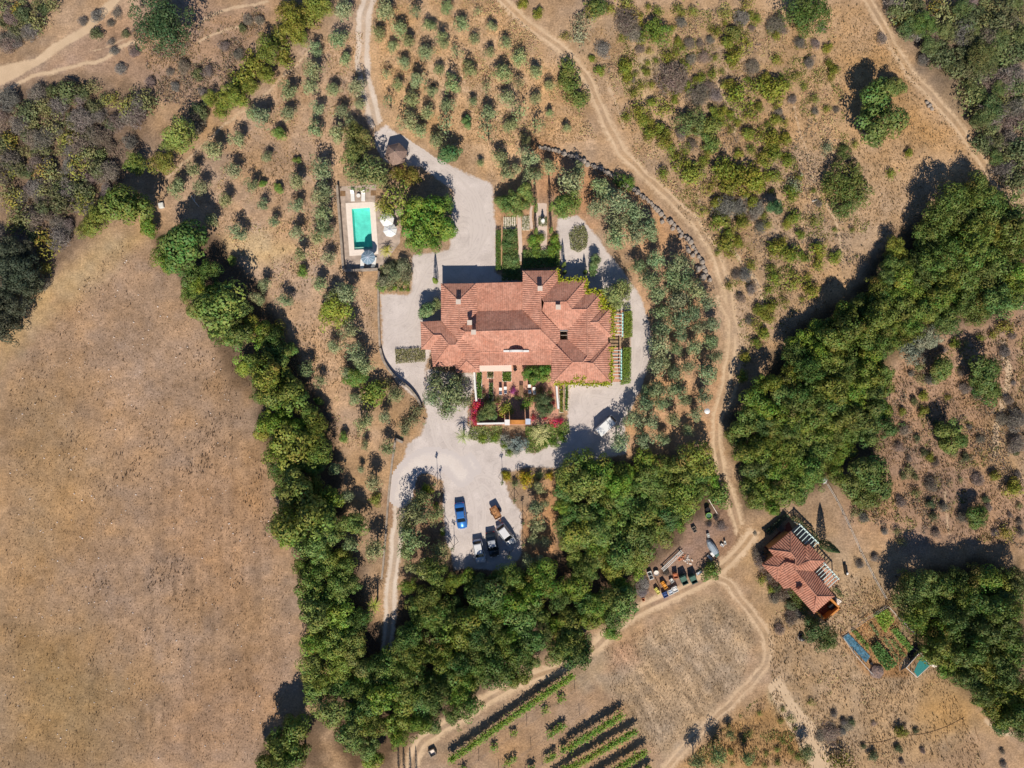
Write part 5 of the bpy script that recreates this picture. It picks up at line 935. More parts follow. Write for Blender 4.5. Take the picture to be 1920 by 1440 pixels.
car(949, 1003, A(36), 3.9, 1.7, 1.48, 'paint_grey', 'paint_silver', 'grey hatchback parked askew, rightmost of the three together')
# van
e = empty('white_van', (*P2(1136, 798, 1.0), .012), 'small white box van parked below the house', 'van', None, A(132)); L, w_ = 3.7, .76
b = MB(); b.loft([[(-w_, -.55, .35), (w_, -.55, .35), (w_, 1.75, .35), (-w_, 1.75, .35)], [(-w_, -.55, 1.85), (w_, -.55, 1.85), (w_, 1.75, 1.85), (-w_, 1.75, 1.85)], [(-w_ * .94, -.5, 1.92), (w_ * .94, -.5, 1.92), (w_ * .94, 1.7, 1.92), (-w_ * .94, 1.7, 1.92)]]); b.build('cargo_box', M['paint_white'], e)
b = MB(); sil = [(-.58, .35), (-1.85, .35), (-1.9, .7), (-1.78, .95), (-1.35, 1.72), (-.58, 1.78)]; b.loft([[(-w_ * .94, y, z) for y, z in sil], [(w_ * .94, y, z) for y, z in sil]]); b.build('cab', M['paint_white'], e)
b = MB(); b.loft([[(-w_ * .8, -1.80, .99), (w_ * .8, -1.80, .99), (w_ * .8, -1.78, .96), (-w_ * .8, -1.78, .96)], [(-w_ * .76, -1.40, 1.68), (w_ * .76, -1.40, 1.68), (w_ * .76, -1.36, 1.68), (-w_ * .76, -1.36, 1.68)]]); b.build('windscreen', M['glass_dark'], e)
for s in (-1, 1):
    b = MB(); b.box((s * (w_ + .08), -1.45, 1.15), (.18, .1, .2), bev=.03); b.build('wing_mirror', M['dark'], e); b = MB(); b.box((s * w_ * .7, -1.88, .68), (.22, .08, .14)); b.build('headlight', M['lamp_glass'], e)
    for yy in (-1.3, 1.1):
        b = MB(); b.loft([[(s * (w_ - .2 + k), yy + .28 * math.cos(6.283 * i / 12), .28 + .28 * math.sin(6.283 * i / 12)) for i in range(12)] for k in (0, .19)]); b.build('wheel', M['rubber'], e)
b = MB(); b.box((0, -.565, 1.2), (w_ * 1.7, .03, 1.1)); b.build('bulkhead_gap', M['dark'], e)
# trailer
e = empty('rusty_trailer', (*P2(929, 961, .9), .012), 'rusty brown two-wheel trailer loaded with wood chips', 'trailer', None, A(29))
b = MB(); L, w_ = 2.0, 1.15
b.box((0, 0, .62), (w_, L, .08))
for s in (-1, 1): b.box((s * w_ / 2, 0, .85), (.06, L, .4)); b.box((0, s * L / 2, .85), (w_ - .06, .06, .396))
b.build('tub', M['rust'], e)
b = MB(); rr = random.Random(2); g_ = 6
V_ = [(-w_ / 2 + .04 + (w_ - .08) * i / g_, -L / 2 + .04 + (L - .08) * j / 9, .85 + .2 * rr.random() * (0 < i < g_) * (0 < j < 9)) for j in range(10) for i in range(g_ + 1)]
b.add(V_, [(j * (g_ + 1) + i, j * (g_ + 1) + i + 1, (j + 1) * (g_ + 1) + i + 1, (j + 1) * (g_ + 1) + i) for j in range(9) for i in range(g_)]); b.build('load', M['bark_chips'], e)
b = MB(); b.tube([(-.35, -L / 2, .5), (0, -L / 2 - .75, .45)], .04, 6); b.tube([(.35, -L / 2, .5), (0, -L / 2 - .75, .45)], .04, 6); b.build('tow_bar', M['rust'], e)
for s in (-1, 1): b = MB(); b.loft([[(s * (w_ / 2 + .06 + k), .1 + .3 * math.cos(6.283 * i / 12), .3 + .3 * math.sin(6.283 * i / 12)) for i in range(12)] for k in (0, .16)]); b.build('wheel', M['rubber'], e)
# ------------------------------------------------------------------ staked saplings and cypresses
for px, py, h, t in ((820.4, 902, 4.2, 'staked sapling by the pale sweep of gravel, uppermost on the left'), (827, 921, 3.6, 'staked sapling second from above on the left of the court'), (834.7, 984, 3.9, 'staked sapling left of the blue car'), (852, 1020, 3.6, 'thin sapling below left of the blue car'), (964.6, 932, 3.3, 'staked sapling below the yellow shrubs on the right'), (980.5, 974, 3.4, 'staked sapling on the right edge of the court, middle'), (980.5, 1014, 3.2, 'staked sapling on the right edge of the court, lowest'), (942, 899, 4.0, 'thin sapling at the upper right corner of the court'), (955, 1034, 3.8, 'staked sapling beside the askew grey car')):
    e = empty('staked_sapling', (*P2(px, py), .01), t, 'sapling', 'staked saplings round the parking court'); b = MB(); b.tube([(0, 0, 0), (.03, 0, h * .5), (0, .02, h)], .05, 6, .03); b.build('trunk', M['bark'], e)
    for k in range(3): a = k * 2.094 + .5; b = MB(); b.tube([(.75 * math.cos(a), .75 * math.sin(a), 0), (.04 * math.cos(a), .04 * math.sin(a), 1.5)], .035, 5); b.build('stake', M['grey_wood'], e)
    nq = np.random.default_rng(int(px)); k = 40; C = nq.normal(0, .17, (k, 3)) + np.array((0, 0, h)); V_, F_, t_, h_ = leaves(C, sph(k, nq), .26, nq, np.ones(k)); o = link('crown', quadmesh('crown', V_, F_, M['leaf'], {'tint': t_, 'hue': h_}), e); o.color = (.2, .24, .1, 1)
def cypress(px, py, r, h, col, label, n=1500):
    e = empty('cypress', (*P2(px, py), 0), label, 'tree'); nq = np.random.default_rng(int(px * 7 + py)); t = nq.random(n) ** .8; a = nq.uniform(0, 6.283, n)
    rad = r * np.clip(np.minimum(t * 5 + .35, 1) * (1 - t ** 1.6) ** .75, .04, 1) * nq.uniform(.8, 1.08, n) * (1 + .1 * np.sin(a * 5 + t * 9)); C = np.c_[rad * np.cos(a), rad * np.sin(a), .15 + t * (h - .15)]
    V_, F_, t_, h_ = leaves(C, np.c_[np.cos(a), np.sin(a), np.full(n, .5)], .22 * max(.6, min(1.2, r)), nq, nq.uniform(.75, 1.2, n)); o = link('crown', quadmesh('crown', V_, F_, M['leaf'], {'tint': t_, 'hue': h_}), e); o.color = (*col, 1)
    b = MB(); b.cyl((0, 0, 0), .1, h * .8, 7, .03); b.build('trunk', M['bark'], e)
cypress(1540, 1018, .85, 6.6, (0.0945, 0.149, 0.054), 'tall dark cypress beside the cottage throwing a long pointed shadow', 3000)
cypress(818, 529, .42, 4.9, (0.203, 0.284, 0.0405), 'slim green cypress on the pale court left of the house', 1400)
for px, py, h, t in ((1004, 398, 6.2, 'slim cypress at the garden path, upper left of the four'), (1031.5, 396, 6.4, 'slim cypress at the garden path, upper right of the four'), (1004.5, 438, 4.4, 'slim cypress at the garden path, lower left of the four'), (1032.5, 436, 4.4, 'slim cypress at the garden path, lower right of the four'), (1056, 500, 4.6, 'slim cypress behind the house beside the round island'), (1096, 512, 3.2, 'small clipped cone behind the house, right one'), (1058, 512, 3.0, 'small clipped cone behind the house, left one')):
    cypress(px, py, .36, h, (.15, .205, .045), t, 900)
# ------------------------------------------------------------------ palms
def palm(px, py, r, h, n, col, label, dead=False):
    x, y, _ = P(px, py, h); e = empty('palm_tree', (x, y, 0), label, 'palm'); b = MB(); b.tube([(0, 0, 0), (.05, 0, h * .5), (0, 0, h)], .16, 8, .12); b.build('trunk', M['bark'], e)
    rr = random.Random(int(px)); V_, F_ , T_ = [], [], []
    for i in range(n):
        a = 6.283 * i / n + rr.uniform(-.2, .2); L = r * rr.uniform(.75, 1.1); up = rr.uniform(.1, .9); prev = None
        for k in range(9):
            t = k / 8; p = Vector((math.cos(a) * L * t, math.sin(a) * L * t, h + up * L * t - (up * .9 + .5) * L * t * t)); wd = .15 * r / 1.5 * math.sin(math.pi * min(.97, t * .85 + .12)); sd = Vector((-math.sin(a), math.cos(a), 0)); fw = Vector((math.cos(a), math.sin(a), -.2))
            if prev is not None:
                for s in (-1, 1):
                    q = len(V_); prev_p = prev; mid = prev + (p - prev) * .55; V_ += [tuple(prev), tuple(mid), tuple(mid + sd * s * wd + fw * wd * .6 + Vector((0, 0, -.06))), tuple(prev + sd * s * wd * .92 + fw * wd * .6 + Vector((0, 0, -.08)))]; F_.append((q, q + 1, q + 2, q + 3)); tt = rr.uniform(.75, 1.2); T_ += [tt] * 4
            prev = p
    o = link('fronds', quadmesh('fronds', V_, F_, M['leaf'], {'tint': T_, 'hue': [.5] * len(T_)}), e); o.color = (*col, 1)
palm(701, 1135, 1.6, 3.2, 17, (.38, .46, .06), 'lone feathery palm tree beside the lower lane')
palm(868, 818, 1.6, 2.2, 17, (.33, .40, .13), 'fan palm at the lower left corner of the front garden')
palm(1014, 812, 2.5, 2.6, 16, (.5, .48, .2), 'large pale palm right of the arched gateway')
palm(724, 470, 1.4, 1.2, 15, (.5, .48, .07), 'low yellow-green palm below the lower white parasol')
palm(713, 385, 1.5, 1.8, 15, (.5, .46, .08), 'yellow-green palm left beside the upper white parasol')
# ------------------------------------------------------------------ garden planting
def leafmass(name, poly, z0, z1, dens, size, col, label, cat, seed=1, kind=None, aspect=.55, hj=.02, group=None, sides=True):
    """hedge, flower bed or creeper: leaves filling a plan outline (photo pixels) between two heights"""
    w = W(poly); xs = [p[0] for p in w]; ys = [p[1] for p in w]; nq = np.random.default_rng(seed); area = (max(xs) - min(xs)) * (max(ys) - min(ys)); k = int(area * dens)
    x, y = nq.uniform(min(xs), max(xs), k), nq.uniform(min(ys), max(ys), k); s = poly_sdf(x, y, w) < 0; x, y = x[s], y[s]; k = len(x); z = z1 - (z1 - z0) * nq.random(k) ** 2.2
    z = z + .18 * min(1, z1) * (vnoise(x, y, .7, seed))
    V_, F_, t_, h_ = leaves(np.c_[x, y, z], nq.normal(0, .5, (k, 3)) + np.array((0, 0, 1.)), size, nq, nq.uniform(.75, 1.2, k), .5, aspect, .8, hj); o = link(name, quadmesh(name, V_, F_, M['leaf'], {'tint': t_, 'hue': h_})); o.color = (*col, 1); return tag(o, label, cat, group, kind)
leafmass('clipped_hedge', [(929.5, 433), (939.5, 433), (939, 508), (929.5, 508)], .1, 1.0, 330, .15, (0.101, 0.189, 0.027), 'long straight clipped hedge on the right edge of the gravel court', 'hedge', 1)
leafmass('garden_hedge', [(943, 432), (970, 430), (972, 480), (978, 525), (941, 527)], .05, .7, 160, .22, (0.135, 0.203, 0.054), 'dark hedge bed beside the clipped hedge above the house', 'hedge', 2)
leafmass('garden_hedge', [(980, 470), (1048, 470), (1050, 500), (980, 505)], .05, .9, 160, .22, (0.128, 0.209, 0.0473), 'shady hedge bed behind the house tower', 'hedge', 3)
leafmass('pergola_hedge', [(1168, 586), (1183, 584), (1183, 632), (1168, 635)], .1, 1.7, 380, .18, (0.216, 0.29, 0.0405), 'trimmed hedge outside the upper pergola', 'hedge', 4)
leafmass('pergola_hedge', [(1166, 652), (1181, 652), (1180, 718), (1162, 722)], .1, 1.7, 380, .18, (0.189, 0.277, 0.0405), 'trimmed hedge outside the lower pergola', 'hedge', 5)
leafmass('island_planting', [(1066, 440), (1078, 424), (1095, 424), (1103, 445), (1099, 466), (1085, 474), (1070, 468)], .05, .6, 130, .22, (0.23, 0.236, 0.0945), 'oval island bed of low plants in the right drive', 'flower bed', 6)
leafmass('flower_bed', [(741, 655), (797, 652), (799, 678), (743, 682)], .05, .5, 150, .2, (0.257, 0.243, 0.101), 'rectangular flower bed on the court left of the house', 'flower bed', 7)
leafmass('flower_bed', [(712, 500), (745, 485), (770, 495), (768, 546), (712, 548)], .02, .3, 70, .22, (0.203, 0.23, 0.0945), 'planted bed below the pool terrace', 'flower bed', 8)
leafmass('statue_bed', [(1009, 407), (1026, 407), (1026, 425), (1009, 425)], .03, .4, 190, .15, (0.121, 0.162, 0.0405), 'square dark green bed round the white statue', 'flower bed', 9)
leafmass('front_border', [(882, 800), (942, 798), (938, 826), (905, 832), (878, 822)], .05, .6, 110, .24, (0.216, 0.257, 0.0743), 'mixed border below the white wall left of the gateway', 'flower bed', 10)
leafmass('front_border', [(985, 800), (1066, 790), (1068, 812), (1040, 822), (1010, 848), (985, 850)], .05, .6, 110, .24, (0.176, 0.257, 0.054), 'mixed border around the large pale palm', 'flower bed', 11)
many('950 825 12;957 835 10;975 830 14;968 845 9', 'silver_bush', 'shrub', (0.284, 0.324, 0.284), 'silvery blue-grey bush', 'bush', 'silvery bushes below the gateway')
many('946 833 9;955 848 9;905 822 9;928 822 8;1040 832 9;1025 828 10;1052 822 9', 'garden_bush', 'shrub', (0.203, 0.297, 0.0405), 'fresh green border bush', 'bush', 'fresh bushes of the front border')
many('986 702 13;1005 700 16;1018 705 14;1028 692 12;998 712 9', 'terrace_tree', 'tree', (0.176, 0.284, 0.0473), 'leafy green terrace tree', 'tree', 'leafy trees on the terrace')
many('1017 748 14;1020 770 14;1012 762 10;1030 765 10', 'terrace_tree', 'fine', (0.115, 0.176, 0.0675), 'dark green terrace tree', 'tree', 'dark trees on the terrace')
many('950 762 14;958 770 9;944 770 9', 'terrace_tree', 'loose', (0.324, 0.365, 0.0473), 'bright yellow-green small tree', 'tree', None, 1.6)
many('988 757 11;996 752 9;980 762 7', 'terrace_tree', 'loose', (0.23, 0.338, 0.054), 'fresh green small tree', 'tree', None, 1.6)
many('915 770 15;905 778 12;925 780 10;918 760 9', 'terrace_tree', 'fine', (0.189, 0.243, 0.081), 'mixed green terrace tree', 'tree', None, 1.)
many('895 760 11;888 770 9;898 772 9;891 784 9;893 793 7;930 778 7;940 780 6', 'bougainvillea', 'loose', (.68, .035, .11), 'crimson flowering bougainvillea', 'flowering bush', 'crimson bougainvilleas on the left', 1.2)
many('1042 792 9;1050 790 7;1038 757 6;1022 785 6;1000 782 6', 'bougainvillea', 'loose', (.68, .035, .11), 'crimson flowering bougainvillea', 'flowering bush', 'crimson bougainvilleas on the right', 1.2)
many('905 742 6;911 752 7;903 730 5;930 752 6;925 745 5;936 748 6;968 744 5;974 746 5;985 742 6;1010 735 8;1015 728 6;1003 745 6;1033 748 6;1030 735 5', 'pot_plant', 'loose', (.20, .21, .07), 'mixed leafy terrace pot plant', 'plant', 'leafy pot plants on the terrace', 1.2)
many('907 736 5;933 757 5;970 738 5;1006 752 6;1036 742 5', 'pot_plant', 'loose', (.30, .07, .09), 'reddish leaved terrace pot plant', 'plant', 'reddish pot plants on the terrace', 1.2)
many('963 730 6;960 735 5', 'bougainvillea', 'loose', (0.405, 0.0405, 0.27), 'magenta flowering pot plant', 'flowering bush', None, 1.3)
many('985 898 14;1031 892 8;952 896 9;946 890 7', 'yellow_bush', 'shrub', (0.42, 0.338, 0.0203), 'golden yellow flowering bush', 'bush', 'golden bushes by the parking court')
many('1010 893 10;965 906 9;1000 905 9', 'garden_bush', 'loose', (0.162, 0.216, 0.081), 'dull green bush', 'bush', None)
many('800 918 11;818 948 6;830 1000 5', 'yellow_bush', 'shrub', (0.297, 0.351, 0.027), 'bright yellow-green bush', 'bush', 'yellow-green bushes left of the parking')
many('726 505 10;740 515 14;752 507 10;718 530 12;733 500 8;728 522 9;757 500 13;762 520 11', 'bed_bush', 'olive', (0.243, 0.27, 0.149), 'grey-green bush below pool', 'bush', 'bushes in the bed below the pool', .7)
many('715 537 10;762 530 6;740 540 5;753 543 4;765 543 4', 'bed_bush', 'shrub', (0.203, 0.297, 0.0405), 'small green bush below pool', 'bush', None)
# creeper on the eaves
def creeper(pts, wd, dens, label, seed):
    w = [Vector(P(*p)) for p in pts]; nq = np.random.default_rng(seed); Cs = []
    for a, c in zip(w[:-1], w[1:]):
        k = max(4, int((c - a).length * dens)); t = nq.random(k)[:, None]; Cs.append(np.array(a) * (1 - t) + np.array(c) * t + np.c_[nq.normal(0, wd, k), nq.normal(0, wd, k), nq.uniform(-.6, .22, k)])
    C = np.concatenate(Cs); V_, F_, t_, h_ = leaves(C, nq.normal(0, .4, C.shape) + np.array((0, 0, 1.1)), .3, nq, nq.uniform(.75, 1.2, len(C)), .5, .7); o = link('climbing_creeper', quadmesh('climbing_creeper', V_, F_, M['leaf'], {'tint': t_, 'hue': h_})); o.color = (.34, .36, .02, 1); tag(o, label, 'creeper')
creeper([(1044, 508, 3.4), (1047, 526, 3.3), (1060, 527, 3.3), (1097, 526, 3.3), (1100, 548, 3.3), (1128, 549, 3.3), (1131, 575, 3.3)], .3, 110, 'yellow-green creeper along the upper right eaves of the house', 1)
creeper([(1129, 555, 3.4), (1127, 575, 3.6), (1131, 579, 3.2), (1145, 580, 3.2), (1147, 600, 3.2), (1147, 630, 3.2)], .36, 85, 'yellow-green creeper over the right eaves above the pergola', 2)
creeper([(1040, 717, 3.15), (1070, 717.5, 3.15), (1100, 718, 3.15), (1144, 718, 3.15), (1145, 690, 3.15), (1143, 650, 3.15)], .26, 95, 'green creeper along the lower right eaves of the house', 3)
creeper([(1078, 712, 3.3), (1079, 703, 3.6), (1090, 712, 3.3), (1092, 705, 3.5), (1098, 710, 3.4)], .2, 80, 'tufts of creeper climbing the lower right roof slope', 4)
# ------------------------------------------------------------------ junk yard
simple('plastic_yellow', (.70, .62, .16), .5, .12); simple('plastic_orange', (.75, .33, .04), .5, .12); simple('plastic_blue', (.05, .10, .28), .5, .1); simple('plastic_green', (.32, .62, .12), .45, .05); simple('bin_green', (.03, .085, .075), .5, .15); simple('bin_lid', (.07, .15, .11), .55, .2); simple('tarp_grey', (.30, .36, .42), .6, .15, 3, bump=.5); simple('clay', (.55, .20, .10), .85, .2); simple('off_white', (.66, .66, .63), .6, .15)
def J(vx, vy): return (1180 + vx / 7.2, 930 + vy / 7.2)
def crate(v, L, Wd, H, rz, mat, label, name='crate', inner=None, lid=None):
    x, y, _ = P(*J(*v), H); e = empty(name, (x, y, 0), label, name.split('_')[-1], None, rz); b = MB()
    b.loft([[(-Wd / 2 * k, -L / 2 * k, z), (Wd / 2 * k, -L / 2 * k, z), (Wd / 2 * k, L / 2 * k, z), (-Wd / 2 * k, L / 2 * k, z)] for k, z in ((.92, 0), (1., H), (.88, H), (.84, H * .55))]); b.build('tub', mat, e)
    b = MB(); b.box((0, 0, H + .02), (Wd * 1.06, .05, .05)); b.box((0, L / 2, H - .03), (Wd * 1.06, .06, .07)); b.box((0, -L / 2, H - .03), (Wd * 1.06, .06, .07)); b.build('rim', mat, e)
    if inner: b = MB(); b.box((.0, 0, H * .7), (Wd * .7, L * .7, .12), .2, bev=.03); b.build('contents', inner, e)
    if lid: b = MB(); b.box((0, L * .18, H + .06), (Wd * .95, L * .55, .07), bev=.03); b.build('lid', lid, e)
crate((378, 1285), 1.05, .55, .6, A(35), M['plastic_yellow'], 'pale yellow plastic crate in the junk yard', inner=M['plastic_yellow']); crate((470, 1205), 1.2, .62, .7, A(35), M['plastic_orange'], 'orange plastic crate in the junk yard', inner=M['plastic_orange'])
crate((485, 1335), .8, .85, .7, A(25), M['plastic_blue'], 'dark blue tub nearest the farm track', 'tub', M['plastic_blue']); crate((560, 1300), .75, .8, .65, A(25), M['off_white'], 'greyish white tub between the blue one and a white one', 'tub', M['pale_blue']); crate((617, 1265), .85, .85, .75, A(25), M['white_paint'], 'white tub right of the greyish one by the track', 'tub', M['white_paint'])
crate((628, 1083), .75, .75, 1.0, A(10), M['clay'], 'red clay coloured square bin in the junk yard', 'bin', M['clay']); crate((573, 1145), .6, .55, .5, A(40), M['off_white'], 'small white box left of the red bin', 'box')
crate((740, 1140), 1.45, 1.0, 1.25, A(25), M['bin_green'], 'large dark green waste container with open lid, left one', 'waste_container', None, M['bin_lid']); crate((868, 1130), 1.3, 1.0, 1.2, A(25), M['bin_green'], 'large dark green waste container, right one, fully closed', 'waste_container', None, M['bin_lid'])
crate((285, 1075), 1.3, .7, .6, A(20), M['off_white'], 'broken whitish box beside the wood edge', 'box', M['dark']); crate((1068, 535), .6, .4, .5, A(15), M['off_white'], 'small pale carton above the grey tarpaulin', 'carton', M['off_white']); crate((1255, 665), .5, .4, .4, A(60), M['white_paint'], 'small white box near the track bend', 'box'); crate((1295, 632), .55, .3, .5, A(10), M['off_white'], 'narrow pale box near the track bend', 'box')
crate((1085, 830), .9, .35, .3, A(45), M['off_white'], 'thin pale box below the grey tarpaulin', 'box'); crate((945, 1040), .9, .4, .4, A(120), M['white_paint'], 'crumpled white box right of the waste containers', 'box', M['pale_blue'])
crate((878, 455), .9, .6, .5, A(30), M['grey_wood'], 'grey junk box above the dark bush', 'box', M['dark'])
for v, r, h, mt, inn, t in (((1075, 270), .5, .75, 'plastic_green', 'bin_lid', 'bright lime green round tub with dark water'), ((1060, 190), .42, .7, 'dark', 'dark', 'black round barrel above the lime green tub'), ((365, 1042), .42, .5, 'off_white', 'coping', 'round pale basin beside the broken box')):
    x, y, _ = P(*J(*v), h); e = empty('round_tub', (x, y, 0), t, 'tub'); b = MB(); b.lathe((0, 0, 0), [(r * .85, 0), (r, h), (r * 1.05, h), (r * 1.02, h + .04), (r * .9, h), (r * .86, h * .7)], 18); b.build('tub', M[mt], e); b = MB(); b.cyl((0, 0, h * .62), r * .86, .1, 18); b.build('contents', M[inn], e)
x, y, _ = P(*J(1130, 700), .6); e = empty('covered_boat', (x, y, 0), 'grey-blue tarpaulin covered long heap with a green and white end', 'heap', None, A(33)); b = MB(); rr = random.Random(6)
b.loft([[(k * w_ * rr.uniform(.92, 1.08), yy, z) for k, z in ((-1, 0), (-.8, h * .7), (-.2, h), (.3, h * .96), (.8, h * .65), (1, 0))] for yy, w_, h in ((-1.6, .3, .35), (-1.2, .55, .7), (-.4, .62, .85), (.5, .55, .9), (1.2, .35, .8), (1.5, .15, .5))]); b.build('tarpaulin', M['tarp_grey'], e)
b = MB(); b.box((-.1, -1.35, .62), (.7, .45, .18), .2, bev=.05); b.build('green_cover', M['bin_lid'], e); b = MB(); b.box((-.65, -.9, .25), (.4, .8, .5), .1, bev=.05); b.build('white_end', M['white_paint'], e)
(xa, ya), (xb, yb) = P2(*J(435, 990)), P2(*J(705, 735)); e = empty('ladder', ((xa + xb) / 2, (ya + yb) / 2, 0), 'long pale grating ladder lying along the wood edge', 'ladder', None, math.atan2(yb - ya, xb - xa)); L = math.hypot(xb - xa, yb - ya)
for s in (-1, 1): b = MB(); b.box((0, s * .25, .5), (L, .08, .1)); b.build('rail', M['off_white'], e)
for i in range(18): b = MB(); b.box(((i - 8.5) * L / 18, 0, .5), (.07, .44, .06)); b.build('rung', M['off_white'], e)
for s in (-1, 1): b = MB(); b.box((s * L * .42, 0, .22), (.12, .5, .46)); b.build('trestle', M['wood'], e)
(xa, ya), (xb, yb) = P2(*J(1070, 45)), P2(*J(1190, 245)); b = MB(); b.tube([(xa, ya, .12), (xb, yb, .15)], .07, 6); tag(b.build('pole', M['coping']), 'long pale pole lying above the junk yard', 'pole')
(xa, ya), (xb, yb) = P2(*J(350, 1120)), P2(*J(440, 1300)); b = MB(); b.tube([(xa, ya, .3), (xb, yb, .15)], .06, 6); tag(b.build('pole', M['wood']), 'brown pole leaning between the yellow and orange crates', 'pole')
def brush(v, r, label, col=DRYC, kind='dry', nm='brush_heap'): 
    px, py = v; e = plant(nm, kind, px, py, r, col, label, 'heap', None, .55, RNG); PLANTS.pop(); e['label'] = label
brush(J(200, 1180), 17, 'wide heap of cut branches at the left end of junk yard'); brush(J(180, 1310), 13, 'grey heap of branches below the larger branch heap', (.26, .24, .23)); brush(J(1240, 400), 12, 'heap of dry twigs right of the lime tub'); brush(J(500, 1030), 9, 'dark twig heap left of the red bin', (.10, .09, .07)); brush(J(1165, 290), 8, 'dark scrap heap right of the lime tub', (.08, .07, .07)); brush(J(1080, 380), 8, 'dark scrap heap below the lime tub', (.09, .07, .07)); brush((1415, 1000), 5, 'small heap beside the cottage hedge')
rr = random.Random(9)
for i, (v, n_, t, mt) in enumerate((((690, 830), 14, 'scatter of broken clay tiles by the ladder end', 'clay'), ((780, 860), 16, 'scatter of pale rubble right of the broken tiles', 'coping'), ((195, 1400), 8, 'small pile of orange tiles at the lower left of junk yard', 'clay'))):
    b = MB()
    for k in range(n_): x, y = P2(*J(v[0] + rr.gauss(0, 38 if i < 2 else 16), v[1] + rr.gauss(0, 26 if i < 2 else 18))); b.box((x, y, .09), (rr.uniform(.15, .4), rr.uniform(.1, .25), .14), rr.uniform(0, 3))
    tag(b.build('rubble_pile', M[mt]), t, 'rubble', None, 'stuff')
# ------------------------------------------------------------------ cottage surroundings
def fence(pts, label, h=1.1, gap=2.2):
    w = [Vector((*P2(*p), 0)) for p in pts]; e = empty('wire_fence', w[0], label, 'fence', 'wire fences'); o = w[0]; tot = 0
    for a, c in zip(w[:-1], w[1:]):
        n_ = max(1, int((c - a).length / gap))
        for i in range(n_): p = a + (c - a) * i / n_ - o; b = MB(); b.cyl((p.x, p.y, 0), .045, h, 6); b.build('post', M['grey_wood'], e)
    b = MB(); p = w[-1] - o; b.cyl((p.x, p.y, 0), .045, h, 6); b.build('post', M['grey_wood'], e)
    for z in (h * .4, h * .92): b = MB(); b.tube([tuple(p - o + Vector((0, 0, z))) for p in w], .022, 4); b.build('wire', M['off_white'], e)
fence([(1547, 905), (1568, 940), (1592, 990), (1612, 1035), (1638, 1085), (1658, 1120)], 'pale wire fence running down right of the cypress'); fence([(1576, 1190), (1618, 1160), (1660, 1134)], 'wire fence on the upper side of the vegetable garden'); fence([(1577, 1192), (1600, 1225), (1633, 1262)], 'wire fence on the lower left side of the vegetable garden'); fence([(1662, 1135), (1685, 1160), (1712, 1186)], 'wire fence on the right side of the vegetable garden')
def bench():
    e = empty('garden_bench', (*P2(1584, 1067), 0), 'dark garden bench with a white bundle right of the cottage', 'bench', None, A(8)); b = MB(); b.box((0, 0, .45), (.5, 1.6, .07)); b.build('seat', M['dark'], e); b = MB(); b.box((-.25, 0, .7), (.06, 1.6, .5)); b.build('backrest', M['dark'], e)
    for sy in (-.7, .7): b = MB(); b.box((0, sy, .21), (.45, .07, .42)); b.build('leg', M['dark'], e)
    b = MB(); b.lathe((.05, -.55, .49), [(.2, 0), (.24, .12), (.15, .25), (.03, .3)], 10); b.build('bundle', M['white_paint'], e)
bench()
x, y = P2(1502, 1195); e = empty('water_tank', (x, y, 0), 'black round water tank beside the lower track', 'tank'); b = MB(); b.lathe((0, 0, 0), [(.45, 0), (.47, .55), (.4, .7), (.2, .76), (.18, .8), (.02, .8)], 18); b.build('tank', M['dark'], e); b = MB(); b.lathe((0, 0, .0), [(.62, 0), (.6, .12), (.5, .12)], 18); b.build('plinth', M['stone'], e)
b = MB(); x, y = P2(304, 386); b.box((x, y, .25), (.8, .85, .5), .2, bev=.04); tag(b.build('pump_box', M['off_white']), 'pale square concrete pump box by the field corner', 'box')
b = MB(); p = [P2(*q) for q in ((360, 368), (366, 378), (374, 388))]; b.tube([(*p[0], .2), (*p[1], .35), (*p[2], .15)], .09, 6, .04); b.tube([(*p[1], .3), (*P2(368, 366), .5)], .06, 6, .02); tag(b.build('driftwood', M['off_white']), 'bleached dead branch lying on the olive slope', 'branch')
b = MB(); p = [P2(*q) for q in ((1522, 378), (1532, 375))]; b.tube([(*p[0], .15), (*p[1], .2)], .09, 6, .05); tag(b.build('log', M['off_white']), 'short pale log lying on the hillside path', 'log')
b = MB(); x, y = P2(1546, 900); b.loft([[(x + k * .4 * math.cos(6.283 * i / 9) * (1 + .3 * math.sin(i * 2.3)), y + k * .7 * math.sin(6.283 * i / 9) * (1 + .2 * math.cos(i * 3.1)), z) for i in range(9)] for k, z in ((1, 0), (.8, .25), (.3, .4))]); tag(b.build('white_sack', M['white_paint']), 'white sack lying at the foot of the right wood', 'sack')
e = empty('wooden_frame', (*P2(811, 1409), 0), 'small square wooden frame by the lane at bottom', 'frame', None, .5); 
for i in range(4): b = MB(); a_ = i * math.pi / 2; b.box((.5 * math.cos(a_), .5 * math.sin(a_), .3), (.1, 1.0 if i % 2 == 0 else .9, .6), a_); b.build('board', M['grey_wood'], e)
b = MB(); b.box((0, 0, .12), (.85, .85, .2)); b.build('filling', M['coping'], e)
